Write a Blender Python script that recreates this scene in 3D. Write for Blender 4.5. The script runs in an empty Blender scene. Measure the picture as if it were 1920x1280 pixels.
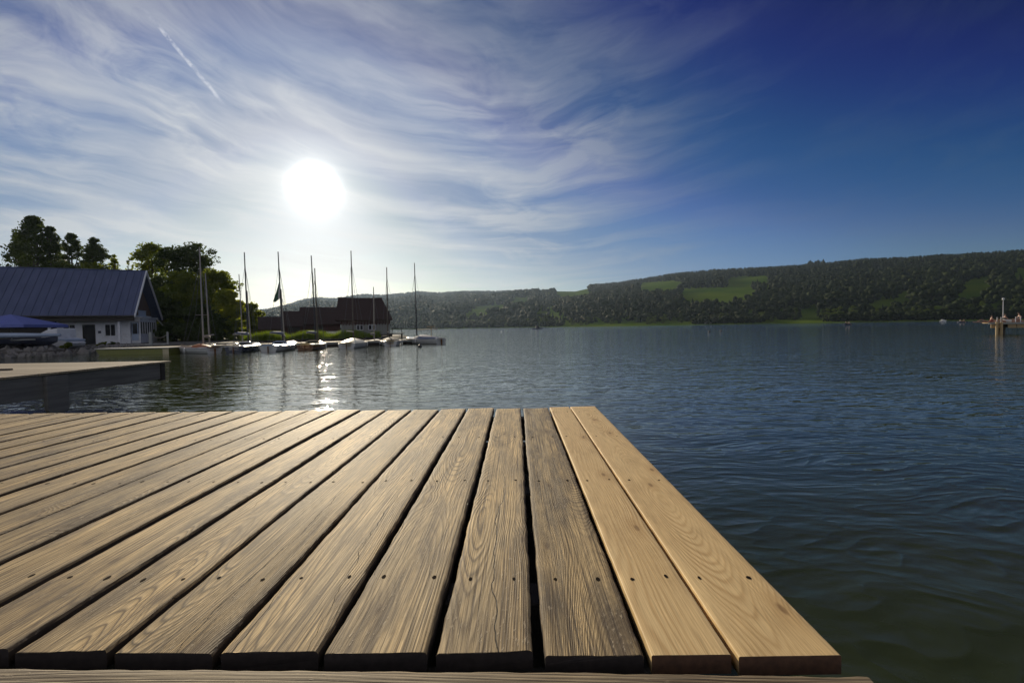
import bpy, bmesh, math, random
import numpy as np
from mathutils import Matrix, Vector, Euler

# ------------------------------------------------------------------ camera
S = bpy.context.scene
C = S.collection
rng = np.random.default_rng(7)
random.seed(7)
F = 853.33                      # focal length in pixels of the 1920 px wide photograph
HZ = 612.4                      # horizon row at the middle column
CAMZ = 1.25
PITCH = math.atan((640 - HZ) / F)
ROLL = math.radians(1.0)
YAW = math.radians(0.60)
camR = (Matrix.Rotation(YAW, 3, 'Z') @ Matrix.Rotation(math.pi / 2 - PITCH, 3, 'X') @ Matrix.Rotation(-ROLL, 3, 'Z'))
cam = bpy.data.cameras.new('camera')
cam.lens = 16.0; cam.sensor_width = 36.0; cam.clip_start = 0.05; cam.clip_end = 20000
camo = bpy.data.objects.new('camera', cam); C.objects.link(camo)
camo.matrix_world = Matrix.Translation((0, 0, CAMZ)) @ camR.to_4x4()
S.camera = camo

def ray(px, py):
    return camR @ Vector(((px - 960) / F, (640 - py) / F, -1.0)).normalized()
def atY(px, py, Y):
    d = ray(px, py); return Vector((0, 0, CAMZ)) + d * (Y / d.y)
def atZ(px, py, z=0.0):
    d = ray(px, py); return Vector((0, 0, CAMZ)) + d * ((z - CAMZ) / d.z)
camRi = np.array(camR.transposed())
def project(P):
    q = (P - np.array([0, 0, CAMZ])) @ camRi.T
    return 960 + F * q[:, 0] / -q[:, 2], 640 - F * q[:, 1] / -q[:, 2]

# ------------------------------------------------------------------ sky, sun, exposure
SUN = ray(590, 352)
sun_el = math.asin(SUN.z); sun_az = math.atan2(SUN.x, SUN.y)
S.view_settings.view_transform = 'Standard'; S.view_settings.look = 'None'
S.view_settings.exposure = 0.0; S.view_settings.gamma = 1.0
S.cycles.use_denoising = True; S.cycles.denoising_input_passes = 'RGB_ALBEDO_NORMAL'; S.cycles.denoising_prefilter = 'ACCURATE'
S.cycles.max_bounces = 7; S.cycles.volume_bounces = 0; S.cycles.transparent_max_bounces = 12
S.cycles.sample_clamp_indirect = 4.0
S.cycles.caustics_reflective = False; S.cycles.caustics_refractive = False

class G:
    """tiny node-graph writer"""
    def __init__(s, nt): s.nt = nt
    def new(s, t, **k):
        n = s.nt.nodes.new(t)
        for a, b in k.items(): setattr(n, a, b)
        return n
    def put(s, sock, v):
        if isinstance(v, bpy.types.NodeSocket): s.nt.links.new(v, sock)
        elif v is not None:
            if hasattr(sock.default_value, '__len__') and not hasattr(v, '__len__'):
                sock.default_value = [v] * len(sock.default_value)
            elif hasattr(sock.default_value, '__len__') and len(sock.default_value) == 4 and len(v) == 3:
                sock.default_value = (*v, 1)
            else: sock.default_value = v
    def m(s, op, a, b=None, c=None, clamp=False):
        n = s.new('ShaderNodeMath', operation=op); n.use_clamp = clamp
        s.put(n.inputs[0], a)
        if b is not None: s.put(n.inputs[1], b)
        if c is not None: s.put(n.inputs[2], c)
        return n.outputs[0]
    def v(s, op, a, b=None):
        n = s.new('ShaderNodeVectorMath', operation=op); s.put(n.inputs[0], a)
        if b is not None:
            if op == 'SCALE': s.put(n.inputs[3], b)
            else: s.put(n.inputs[1], b)
        return n.outputs['Value'] if op in ('DOT_PRODUCT', 'LENGTH') else n.outputs[0]
    def xyz(s, v):
        n = s.new('ShaderNodeSeparateXYZ'); s.put(n.inputs[0], v); return n.outputs
    def comb(s, x=0.0, y=0.0, z=0.0):
        n = s.new('ShaderNodeCombineXYZ')
        for i, a in enumerate((x, y, z)): s.put(n.inputs[i], a)
        return n.outputs[0]
    def noise(s, vec, scale=1.0, detail=2.0, rough=0.5, dist=0.0, col=False):
        n = s.new('ShaderNodeTexNoise'); s.put(n.inputs['Vector'], vec)
        s.put(n.inputs['Scale'], scale); s.put(n.inputs['Detail'], detail)
        s.put(n.inputs['Roughness'], rough); s.put(n.inputs['Distortion'], dist)
        return n.outputs['Color' if col else 'Fac']
    def mr(s, v, a, b, c=0.0, d=1.0, smooth=False):
        n = s.new('ShaderNodeMapRange'); n.clamp = True
        if smooth: n.interpolation_type = 'SMOOTHSTEP'
        for i, x in enumerate((v, a, b, c, d)): s.put(n.inputs[i], x)
        return n.outputs[0]
    def mix(s, f, a, b, mode='MIX'):
        n = s.new('ShaderNodeMix', data_type='RGBA', blend_type=mode)
        s.put(n.inputs[0], f); s.put(n.inputs[6], a); s.put(n.inputs[7], b)
        return n.outputs[2]
    def mapping(s, vec, scale=(1, 1, 1), loc=(0, 0, 0), rot=(0, 0, 0)):
        n = s.new('ShaderNodeMapping'); s.put(n.inputs[0], vec)
        n.inputs[1].default_value = loc; n.inputs[2].default_value = rot; n.inputs[3].default_value = scale
        return n.outputs[0]
    def bump(s, h, strength=1.0, dist=1.0, normal=None):
        n = s.new('ShaderNodeBump'); s.put(n.inputs['Strength'], strength); s.put(n.inputs['Distance'], dist)
        s.put(n.inputs['Height'], h)
        if normal is not None: s.put(n.inputs['Normal'], normal)
        return n.outputs[0]

def make_world():
    w = bpy.data.worlds.new('World'); S.world = w; w.use_nodes = True
    nt = w.node_tree; nt.nodes.clear(); g = G(nt)
    D = g.v('NORMALIZE', g.new('ShaderNodeTexCoord').outputs['Generated'])
    sky = g.new('ShaderNodeTexSky', sky_type='NISHITA', sun_disc=False, sun_elevation=sun_el,
                sun_rotation=sun_az, altitude=700, air_density=1.0, dust_density=0.6, ozone_density=2.5)
    x, y, z = g.xyz(D)
    ca = g.v('DOT_PRODUCT', D, tuple(SUN))
    cp = g.m('MAXIMUM', ca, 0.0)
    # clear air: Nishita, deepened the way the photograph's polarised sky is
    base = g.v('SCALE', sky.outputs[0], 1 / 12.0)
    cv = g.new('ShaderNodeRGBCurve'); g.put(cv.inputs['Color'], base)
    pts = [[(0, 0), (.083, 0), (.14, .010), (.21, .058), (.32, .11), (.5, .20), (.62, .29), (.82, .42), (1, .58)],
           [(0, 0), (.15, .010), (.17, .020), (.215, .055), (.29, .10), (.38, .175), (.59, .28), (.75, .41), (.87, .50), (1, .62)],
           [(0, 0), (.25, .085), (.27, .115), (.29, .14), (.36, .20), (.43, .27), (.51, .37), (.73, .44), (.8, .50), (.94, .55), (1, .61)]]
    for k, pp in enumerate(pts):
        cu = cv.mapping.curves[k]
        cu.points[0].location = pp[0]; cu.points[-1].location = pp[-1]
        for q in pp[1:-1]: cu.points.new(*q)
    cv.mapping.update()
    base = cv.outputs[0]
    g.put(sky.inputs[0], g.comb(x, y, g.m('MAXIMUM', z, 0.035)))
    # cirrus: long streaks that rise to both sides, in tan(azimuth) / tan(elevation)
    yc = g.m('MAXIMUM', y, 0.25)
    A = g.m('DIVIDE', x, yc); V = g.m('DIVIDE', g.m('MAXIMUM', z, 0.0), yc)
    Sx = g.m('DIVIDE', V, g.m('SQRT', g.m('ADD', 1.0, g.m('MULTIPLY', g.m('MULTIPLY', A, A), 2.8))))
    P = g.comb(A, g.m('LOGARITHM', g.m('ADD', Sx, 0.06), 2.718), 0.0)
    wv = g.noise(g.mapping(P, (2.2, 1.6, 1)), 1.0, 3, 0.5, 0, True)
    Pw = g.v('ADD', P, g.v('SCALE', g.v('SUBTRACT', wv, (0.5, 0.5, 0.5)), 0.30))
    s1 = g.noise(g.mapping(Pw, (2.2, 7.5, 1), (3.1, 0.4, 0)), 1.0, 9, 0.56, 0.3)
    s2 = g.noise(g.mapping(Pw, (4.2, 6.0, 1), (7.7, 2.2, 0), (0, 0, math.radians(14))), 1.0, 8, 0.58, 1.2)
    big = g.noise(g.mapping(P, (2.3, 1.5, 1), (1.3, 5.2, 0)), 1.0, 2, 0.5)
    side = g.mr(ca, 0.60, 0.95, 0.0, 1.0, True)          # less cirrus away from the sun
    c1 = g.mr(s1, g.m('SUBTRACT', 0.50, g.m('MULTIPLY', side, 0.14)), g.m('SUBTRACT', 0.86, g.m('MULTIPLY', side, 0.14)))
    c2 = g.m('MULTIPLY', g.mr(s2, 0.45, 0.80), g.mr(big, 0.40, 0.60))
    cl = g.m('ADD', g.m('MULTIPLY', c1, 0.80), g.m('ADD', g.m('MULTIPLY', c2, 0.85), g.m('MULTIPLY', side, 0.22)), clamp=True)
    cl = g.m('MULTIPLY', cl, g.m('ADD', g.m('MULTIPLY', side, 0.54), 0.26))
    cl = g.m('MULTIPLY', cl, g.mr(z, 0.28, 0.58, 1.0, 0.50, True))
    cl = g.m('MULTIPLY', cl, g.mr(A, -0.25, 0.20, 1.0, 0.78, True))
    ccol = g.v('ADD', (0.06, 0.11, 0.18), g.v('SCALE', (0.68, 0.64, 0.57), g.m('POWER', cp, 4.0)))
    col = g.mix(cl, base, ccol)
    # pale fill added to the unseen sky behind, brightening walls and shadows
    col = g.mix(g.m('MULTIPLY', g.mr(y, 0.12, -0.35, 0.0, 0.85), g.mr(s1, 0.3, 0.6, 0.6, 1.0)), col, (0.50, 0.50, 0.54))
    # contrail: a narrow broken band on the great circle between two directions
    a, b = ray(268, 15), ray(428, 205)
    n = a.cross(b).normalized(); mid = (a + b).normalized()
    t = (b - a).normalized()
    across = g.m('ABSOLUTE', g.m('ADD', g.v('DOT_PRODUCT', D, tuple(n)), g.m('MULTIPLY', g.m('SUBTRACT', g.noise(D, 60, 3), 0.5), 0.004)))
    along = g.m('ABSOLUTE', g.v('DOT_PRODUCT', D, tuple(t)))
    half = abs(b.dot(t))
    trail = g.m('MULTIPLY', g.mr(across, 0.0008, 0.0042, 1.0, 0.0, True), g.mr(along, half * 0.55, half * 1.02, 1.0, 0.0, True))
    trail = g.m('MULTIPLY', trail, g.mr(g.noise(D, 85, 4, 0.7), 0.40, 0.62))
    trail = g.m('MULTIPLY', trail, g.m('GREATER_THAN', g.v('DOT_PRODUCT', D, tuple(mid)), 0.5))
    col = g.mix(g.m('MULTIPLY', trail, 0.62), col, (0.72, 0.74, 0.80))
    # light forward-scattered by the thin cloud round the sun
    def lobe(n_, amp, c): return g.v('SCALE', c, g.m('MULTIPLY', g.m('POWER', cp, n_), amp))
    col = g.v('ADD', col, lobe(3200, 8.0, (1, 0.97, 0.90)))
    col = g.v('ADD', col, lobe(900, 0.38, (1, 0.97, 0.90)))
    col = g.v('ADD', col, lobe(190, 0.22, (1, 0.98, 0.93)))
    col = g.v('ADD', col, lobe(30, 0.05, (1, 0.96, 0.88)))
    # pale band of air over the horizon
    hz = g.m('MULTIPLY', g.mr(z, 0.0, 0.24, 1.0, 0.0, True), g.m('POWER', cp, 4.0))
    col = g.v('ADD', col, g.v('SCALE', (0.22, 0.20, 0.15), hz))
    bg = g.new('ShaderNodeBackground'); g.put(bg.inputs[0], col); bg.inputs[1].default_value = 1.0
    g.put(g.new('ShaderNodeOutputWorld').inputs[0], bg.outputs[0])
make_world()

sl = bpy.data.lights.new('sun', 'SUN'); sl.energy = 5.0; sl.angle = math.radians(0.5); sl.color = (1.0, 0.86, 0.64)
so = bpy.data.objects.new('sun', sl); C.objects.link(so)
so.rotation_euler = (-SUN).to_track_quat('-Z', 'Y').to_euler(); so.location = (-10, 0, 30)

# ------------------------------------------------------------------ helpers
def tag(o, label=None, cat=None, group=None, kind=None):
    if label: o['label'] = label
    if cat: o['category'] = cat
    if group: o['group'] = group
    if kind: o['kind'] = kind
    return o
def empty(name, loc=(0, 0, 0), rz=0.0, label=None, cat=None, group=None):
    o = bpy.data.objects.new(name, None); C.objects.link(o)
    o.location = loc; o.rotation_euler = (0, 0, rz); o.empty_display_size = 0.2
    return tag(o, label, cat, group)
def npmesh(name, V, faces, mats, parent=None, smooth=False, mi=None, col=None):
    """V (n,3); faces: (m,k) array or list of tuples"""
    me = bpy.data.meshes.new(name)
    V = np.asarray(V, dtype=np.float32)
    if isinstance(faces, np.ndarray):
        m, k = faces.shape
        me.vertices.add(len(V)); me.vertices.foreach_set('co', V.ravel())
        me.loops.add(m * k); me.loops.foreach_set('vertex_index', faces.astype(np.int32).ravel())
        me.polygons.add(m); me.polygons.foreach_set('loop_start', np.arange(m, dtype=np.int32) * k)
        me.update(calc_edges=True)
    else:
        me.from_pydata(V.tolist(), [], [tuple(int(i) for i in f) for f in faces]); me.update()
    for mm in (mats if isinstance(mats, (list, tuple)) else [mats]): me.materials.append(mm)
    if mi is not None: me.polygons.foreach_set('material_index', np.asarray(mi, dtype=np.int32))
    if smooth: me.polygons.foreach_set('use_smooth', np.ones(len(me.polygons), dtype=bool))
    if col is not None:
        at = me.attributes.new('tint', 'FLOAT', 'POINT'); at.data.foreach_set('value', np.asarray(col, dtype=np.float32))
    o = bpy.data.objects.new(name, me); C.objects.link(o)
    if parent is not None: o.parent = parent
    return o
class MB:
    def __init__(s): s.V = []; s.Fc = []; s.mi = []
    def add(s, V, Fs, mi=0):
        b = len(s.V); s.V += [tuple(v) for v in V]; s.Fc += [tuple(b + i for i in f) for f in Fs]; s.mi += [mi] * len(Fs)
    def box(s, x0, x1, y0, y1, z0, z1, mi=0, rot=0.0, c=None):
        V = [(x, y, z) for x in (x0, x1) for y in (y0, y1) for z in (z0, z1)]
        if rot:
            c = c or ((x0 + x1) / 2, (y0 + y1) / 2); ca, sa = math.cos(rot), math.sin(rot)
            V = [(c[0] + (x - c[0]) * ca - (y - c[1]) * sa, c[1] + (x - c[0]) * sa + (y - c[1]) * ca, z) for x, y, z in V]
        s.add(V, [(0, 1, 3, 2), (4, 6, 7, 5), (0, 4, 5, 1), (2, 3, 7, 6), (0, 2, 6, 4), (1, 5, 7, 3)], mi)
    def tube(s, pts, r, n=8, mi=0, cap=True):
        pts = [Vector(p) for p in pts]; rs = r if hasattr(r, '__len__') else [r] * len(pts); b = len(s.V); V = []
        for i, p in enumerate(pts):
            t = (pts[min(i + 1, len(pts) - 1)] - pts[max(i - 1, 0)]).normalized()
            u = t.cross(Vector((0, 0, 1)) if abs(t.z) < 0.9 else Vector((1, 0, 0))).normalized(); w = t.cross(u)
            for k in range(n):
                a = 2 * math.pi * k / n; V.append(p + (u * math.cos(a) + w * math.sin(a)) * rs[i])
        Fs = [(i * n + k, i * n + (k + 1) % n, (i + 1) * n + (k + 1) % n, (i + 1) * n + k) for i in range(len(pts) - 1) for k in range(n)]
        if cap: Fs += [tuple(range(n - 1, -1, -1)), tuple((len(pts) - 1) * n + k for k in range(n))]
        s.add(V, Fs, mi)
    def prism(s, poly, axis, a, b, mi=0):
        """poly 2-D, extruded along axis ('x','y','z') from a to b"""
        def P(u, v, w): return {'x': (w, u, v), 'y': (u, w, v), 'z': (u, v, w)}[axis]
        n = len(poly); V = [P(u, v, a) for u, v in poly] + [P(u, v, b) for u, v in poly]
        s.add(V, [tuple(range(n)), tuple(range(2 * n - 1, n - 1, -1))] + [(i, i + n, (i + 1) % n + n, (i + 1) % n) for i in range(n)], mi)
    def lathe(s, prof, c=(0, 0, 0), n=16, mi=0):
        V = [(c[0] + r * math.cos(2 * math.pi * k / n), c[1] + r * math.sin(2 * math.pi * k / n), c[2] + z) for r, z in prof for k in range(n)]
        s.add(V, [(i * n + k, i * n + (k + 1) % n, (i + 1) * n + (k + 1) % n, (i + 1) * n + k) for i in range(len(prof) - 1) for k in range(n)], mi)
    def build(s, name, mats, parent=None, bevel=0.0, smooth=False):
        o = npmesh(name, s.V, s.Fc, mats, parent, smooth, s.mi)
        bm = bmesh.new(); bm.from_mesh(o.data); bmesh.ops.recalc_face_normals(bm, faces=bm.faces); bm.to_mesh(o.data); bm.free()
        if bevel:
            m = o.modifiers.new('bevel', 'BEVEL'); m.width = bevel; m.segments = 2; m.limit_method = 'ANGLE'
        return o

# ------------------------------------------------------------------ materials
def material(name):
    m = bpy.data.materials.new(name); m.use_nodes = True; nt = m.node_tree; nt.nodes.clear()
    g = G(nt); out = g.new('ShaderNodeOutputMaterial'); p = g.new('ShaderNodeBsdfPrincipled')
    nt.links.new(p.outputs[0], out.inputs[0]); return m, g, p, out
def plain(name, col, rough=0.6, var=0.18, scale=6.0, bump=0.0, metal=0.0, stretch=(1, 1, 1), spec=0.5, dirt=None):
    m, g, p, out = material(name)
    v = g.mapping(g.new('ShaderNodeTexCoord').outputs['Object'], stretch)
    n = g.noise(v, scale, 5, 0.6)
    c = g.mix(1.0, col, g.comb(*[g.mr(n, 0.25, 0.75, 1 - var, 1 + var)] * 3), 'MULTIPLY')
    if dirt: c = g.mix(g.m('MULTIPLY', g.mr(g.noise(v, scale * 0.37, 6, 0.7), 0.5, 0.7), 0.7), c, dirt)
    g.put(p.inputs['Base Color'], c); g.put(p.inputs['Roughness'], rough); g.put(p.inputs['Metallic'], metal)
    g.put(p.inputs['Specular IOR Level'], spec)
    if bump: g.put(p.inputs['Normal'], g.bump(n, 0.6, bump))
    return m

def wood(name, early, late, grey, spacing=0.0036, fresh=False, axis='y'):
    """sawn softwood: the plank's face cuts growth rings about a wandering pith, with knots, checks and weather"""
    m, g, p, out = material(name)
    co = g.new('ShaderNodeTexCoord').outputs['Object']
    R = g.new('ShaderNodeObjectInfo').outputs['Random']
    x, y, z = g.xyz(co)
    if axis == 'x': x, y = y, x
    R2 = g.m('FRACT', g.m('MULTIPLY', R, 17.31)); R3 = g.m('FRACT', g.m('MULTIPLY', R, 71.7))
    yo = g.m('ADD', y, g.m('MULTIPLY', R, 60.0)); xo = g.m('ADD', x, g.m('MULTIPLY', R2, 9.0))
    n1 = g.noise(g.comb(0, g.m('MULTIPLY', yo, 0.62), 3), 1, 1)
    n2 = g.noise(g.comb(0, g.m('MULTIPLY', yo, 0.5), 9), 1, 1)
    zc = g.m('MAXIMUM', g.m('MULTIPLY', g.m('SUBTRACT', n1, 0.22), 0.26), 0.010)
    xc = g.m('ADD', g.m('MULTIPLY', g.m('SUBTRACT', n2, 0.5), 0.09), g.m('MULTIPLY', g.m('SUBTRACT', R3, 0.5), 0.15))
    warp = g.m('MULTIPLY', g.m('SUBTRACT', g.noise(g.comb(g.m('MULTIPLY', xo, 15), g.m('MULTIPLY', yo, 2.6), 0), 1, 3), 0.5), 0.011)
    vo = g.new('ShaderNodeTexVoronoi', feature='F1', voronoi_dimensions='2D'); g.put(vo.inputs['Scale'], 1.0)
    g.put(vo.inputs['Vector'], g.comb(g.m('MULTIPLY', xo, 6.5), g.m('MULTIPLY', yo, 2.3), 0.5))
    d = vo.outputs['Distance']; has = g.m('GREATER_THAN', g.xyz(vo.outputs['Color'])[0], 0.35)
    kn = g.m('MULTIPLY', g.m('EXPONENT', g.m('MULTIPLY', g.m('MULTIPLY', d, d), -22.0)), has)
    dx = g.m('SUBTRACT', x, xc)
    r = g.m('SQRT', g.m('ADD', g.m('MULTIPLY', dx, dx), g.m('MULTIPLY', zc, zc)))
    r = g.m('ADD', g.m('ADD', r, warp), g.m('MULTIPLY', kn, 0.012))
    # spacing changes from ring to ring
    r = g.m('ADD', r, g.m('MULTIPLY', g.noise(g.comb(g.m('MULTIPLY', r, 60), R, 0), 1, 2), 0.012))
    sp = g.m('MULTIPLY', g.m('ADD', 0.65, g.m('MULTIPLY', R2, 0.9)), spacing)
    ph = g.m('DIVIDE', r, sp)
    s = g.m('ADD', g.m('MULTIPLY', g.m('SINE', g.m('MULTIPLY', ph, 6.2832)), 0.5), 0.5)
    lw = g.m('POWER', s, 2.6 if fresh else 4.0)
    amp = g.mr(g.noise(g.comb(g.m('MULTIPLY', xo, 11), g.m('MULTIPLY', yo, 1.1), 4), 1, 3), 0.34, 0.60, 0.12, 1.0)
    lw = g.m('MULTIPLY', lw, amp)
    fib = g.noise(g.comb(g.m('MULTIPLY', xo, 520), g.m('MULTIPLY', yo, 9), 0), 1, 3, 0.6)
    pat = g.noise(g.comb(g.m('MULTIPLY', xo, 10), g.m('MULTIPLY', yo, 1.5), 2), 1, 5, 0.62)
    knd = g.m('MULTIPLY', g.mr(d, 0.02, 0.06, 1.0, 0.0, True), g.m('MULTIPLY', has, g.m('GREATER_THAN', g.xyz(vo.outputs['Color'])[0], 0.40)))
    wob = g.m('ADD', g.m('MULTIPLY', g.noise(g.comb(0, g.m('MULTIPLY', yo, 1.3), R), 1, 5, 0.6), 1.3), g.m('MULTIPLY', warp, 14))
    cr0 = g.m('FRACT', g.m('ADD', g.m('MULTIPLY', xo, 8.0), wob))
    crm = g.mr(g.noise(g.comb(g.m('MULTIPLY', xo, 3.0), g.m('MULTIPLY', yo, 0.8), 5), 1, 2), 0.50, 0.62)
    crack = g.mr(g.m('SUBTRACT', g.m('ABSOLUTE', g.m('SUBTRACT', cr0, 0.5)), g.m('MULTIPLY', crm, 0.009)), -0.004, 0.003, 1.0, 0.0)
    crack = g.m('MULTIPLY', crack, g.m('GREATER_THAN', crm, 0.05))
    if fresh: crack = g.m('MULTIPLY', crack, 0.0)
    c = g.mix(g.m('MULTIPLY', lw, 0.85 if fresh else 0.92), early, late)
    if fresh:
        c = g.mix(g.mr(pat, 0.35, 0.65, 0, 0.75), c, grey)
        wm = g.noise(g.comb(g.m('MULTIPLY', xo, 9), g.m('MULTIPLY', yo, 3.1), 11), 1, 6, 0.65)
        c = g.mix(g.mr(wm, 0.50, 0.68, 0, 0.4), c, (0.38, 0.25, 0.11))
        c = g.mix(g.m('MULTIPLY', g.m('ABSOLUTE', g.m('SUBTRACT', fib, 0.5)), 0.4), c, late)
    else:
        c = g.mix(g.mr(pat, 0.35, 0.62, 0.0, 0.85), c, g.mix(g.m('MULTIPLY', lw, 0.6), grey, late))
        stk = g.noise(g.comb(g.m('MULTIPLY', xo, 230), g.m('MULTIPLY', yo, 2.2), 6), 1, 4, 0.65)
        c = g.mix(g.mr(stk, 0.47, 0.62, 0.0, 0.95), c, (0.080, 0.048, 0.020))
        c = g.mix(g.mr(stk, 0.42, 0.30, 0.0, 0.55), c, (0.60, 0.47, 0.27))
        mould = g.noise(g.comb(g.m('MULTIPLY', xo, 13), g.m('MULTIPLY', yo, 2.6), 8), 1, 7, 0.68)
        c = g.mix(g.mr(mould, 0.44, 0.60, 0.0, g.m('MULTIPLY', g.m('ADD', 0.65, R3), 0.50)), c, (0.080, 0.056, 0.036))
        edge = g.mr(g.m('ADD', g.m('ABSOLUTE', x), g.m('MULTIPLY', pat, 0.05)), 0.088, 0.118, 0.0, 0.7)
        c = g.mix(edge, c, (0.085, 0.060, 0.036))
        c = g.mix(1.0, c, g.comb(*[g.m('ADD', 0.84, g.m('MULTIPLY', R2, 0.30))] * 3), 'MULTIPLY')
        flk = g.noise(g.comb(g.m('MULTIPLY', xo, 150), g.m('MULTIPLY', yo, 42), 8), 1, 3, 0.6)
        flm = g.m('MULTIPLY', g.mr(mould, 0.50, 0.60), g.mr(flk, 0.58, 0.66))
        c = g.mix(g.m('MULTIPLY', flm, 0.75), c, (0.42, 0.34, 0.22))
    c = g.mix(1.0, c, g.comb(*[g.mr(fib, 0.3, 0.7, 0.74 if fresh else 0.55, 1.22 if fresh else 1.48)] * 3), 'MULTIPLY')
    c = g.mix(g.m('MULTIPLY', knd, g.mr(fib, 0.3, 0.7, 0.45, 0.95)), c, (0.085, 0.045, 0.022))
    halo = g.m('MULTIPLY', g.mr(d, 0.05, 0.22, 1.0, 0.0, True), g.m('MULTIPLY', has, 0.35))
    c = g.mix(halo, c, late)
    c = g.mix(g.m('MULTIPLY', crack, 0.9), c, (0.018, 0.013, 0.009))
    g.put(p.inputs['Base Color'], c)
    g.put(p.inputs['Roughness'], 0.6 if fresh else 0.72); g.put(p.inputs['Specular IOR Level'], 0.25 if fresh else 0.32)
    h = g.m('MULTIPLY', g.m('SUBTRACT', g.m('MULTIPLY', s, amp), 0.5), 0.00018 if fresh else 0.00048)
    h = g.m('ADD', h, g.m('MULTIPLY', fib, 0.00012 if fresh else 0.00045))
    h = g.m('ADD', h, g.m('MULTIPLY', pat, 0.0004 if fresh else 0.0013))
    if not fresh: h = g.m('ADD', h, g.m('MULTIPLY', flm, 0.0004))
    if not fresh: h = g.m('ADD', h, g.m('MULTIPLY', stk, -0.0012))
    h = g.m('SUBTRACT', h, g.m('MULTIPLY', crack, 0.0016))
    g.put(p.inputs['Normal'], g.bump(h, 1.0, 1.0))
    return m

M = {}
M['old'] = wood('weathered_board', (0.72, 0.51, 0.23), (0.075, 0.041, 0.014), (0.43, 0.33, 0.18))
M['new'] = wood('fresh_board', (0.76, 0.56, 0.28), (0.42, 0.25, 0.095), (0.68, 0.48, 0.225), 0.0056, True)
M['oldx'] = wood('weathered_beam', (0.42, 0.34, 0.20), (0.13, 0.085, 0.045), (0.32, 0.27, 0.19), 0.005, False, 'x')
M['screw'] = plain('rusty_screw', (0.012, 0.008, 0.006), 0.95, 0.3, 400, spec=0.05)
M['end_old'] = plain('shaded_end_grain', (0.022, 0.016, 0.014), 0.9, 0.5, 60)  # near-black: the backlit shade of the ends is painted into the colour
M['side_old'] = plain('grimy_shaded_side', (0.05, 0.037, 0.024), 0.85, 0.5, 30, stretch=(1, .2, 1))  # grime, darkened further so the shade in the gaps is painted in
M['end_new'] = plain('shaded_fresh_end', (0.085, 0.042, 0.022), 0.85, 0.4, 60)  # fresh ends darkened too, their backlit shade painted into the colour
M['dark_wood'] = plain('dark_timber', (0.035, 0.029, 0.024), 0.75, 0.4, 5, 0.004, stretch=(8, 1, 8))
M['grey_wood'] = plain('grey_timber_side', (0.155, 0.147, 0.135), 0.75, 0.3, 4, 0.004, stretch=(1, 0.3, 4), dirt=(0.05, 0.05, 0.045))
M['jetty_wood'] = plain('jetty_boards', (0.30, 0.245, 0.165), 0.7, 0.3, 3, 0.002, stretch=(0.6, 9, 1))
M['warm_wood'] = plain('warm_timber', (0.42, 0.30, 0.15), 0.6, 0.3, 4, 0.003, stretch=(1, 1, 6))
M['white'] = plain('white_paint', (0.62, 0.63, 0.66), 0.45, 0.08, 3, dirt=(0.38, 0.38, 0.38))
M['gel'] = plain('white_gelcoat', (0.48, 0.48, 0.47), 0.25, 0.06, 3)
M['gel_cream'] = plain('cream_gelcoat', (0.42, 0.36, 0.22), 0.3, 0.08, 3)
M['gel_dark'] = plain('dark_blue_gelcoat', (0.03, 0.035, 0.06), 0.25, 0.15, 3)
M['gel_blue'] = plain('pale_blue_gelcoat', (0.33, 0.40, 0.52), 0.3, 0.08, 3)
M['varnish'] = plain('varnished_mahogany', (0.14, 0.06, 0.022), 0.25, 0.25, 4, stretch=(1, 8, 1))
M['orange_cover'] = plain('orange_cover', (0.36, 0.12, 0.03), 0.6, 0.2, 5)
M['blue_cover'] = plain('blue_canvas', (0.13, 0.16, 0.24), 0.8, 0.2, 4, 0.01)
M['dark_cover'] = plain('dark_canvas', (0.035, 0.033, 0.04), 0.8, 0.2, 4, 0.01)
M['mast'] = plain('mast_aluminium', (0.10, 0.08, 0.06), 0.4, 0.1, 3, metal=0.3)
M['mast_light'] = plain('pale_mast', (0.30, 0.27, 0.23), 0.4, 0.1, 3)
M['mast_dark'] = plain('dark_mast', (0.025, 0.025, 0.03), 0.4, 0.1, 3)
M['wire'] = plain('rigging_wire', (0.12, 0.12, 0.12), 0.4, 0.0, 3, metal=0.6)
M['glass'] = plain('dark_window_glass', (0.008, 0.009, 0.012), 0.18, 0.0, 3, spec=0.25)
M['flag_g'] = plain('green_flag', (0.05, 0.12, 0.07), 0.8, 0.2, 8)
M['olive'] = plain('olive_hull_paint', (0.155, 0.16, 0.03), 0.4, 0.15, 3)
M['awning'] = plain('blue_awning', (0.12, 0.15, 0.42), 0.75, 0.08, 3)
M['rope'] = plain('pale_rope', (0.35, 0.31, 0.25), 0.9, 0.2, 40)
M['rock'] = plain('shore_rock', (0.20, 0.185, 0.17), 0.75, 0.4, 3, 0.03, dirt=(0.06, 0.06, 0.045))
M['skin'] = plain('skin', (0.36, 0.21, 0.15), 0.5, 0.05, 10)
M['shirt_r'] = plain('red_cloth', (0.20, 0.05, 0.04), 0.8, 0.1, 10)
M['shirt_w'] = plain('pale_cloth', (0.55, 0.53, 0.5), 0.8, 0.1, 10)
M['shirt_b'] = plain('dark_cloth', (0.03, 0.035, 0.05), 0.8, 0.1, 10)
M['hair'] = plain('brown_hair', (0.04, 0.022, 0.012), 0.7, 0.1, 30)
M['buoy'] = plain('dark_buoy', (0.03, 0.03, 0.03), 0.4, 0.1, 10)
M['buoy_r'] = plain('red_buoy', (0.25, 0.03, 0.02), 0.4, 0.1, 10)
M['bank'] = plain('earth_bank', (0.075, 0.066, 0.05), 0.9, 0.4, 1.2, 0.05)
M['grassland'] = plain('grassy_ground', (0.075, 0.10, 0.025), 0.9, 0.4, 0.6, 0.05)
M['bark'] = plain('bark', (0.06, 0.045, 0.035), 0.9, 0.3, 5, 0.02, stretch=(1, 1, 0.3))
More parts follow.
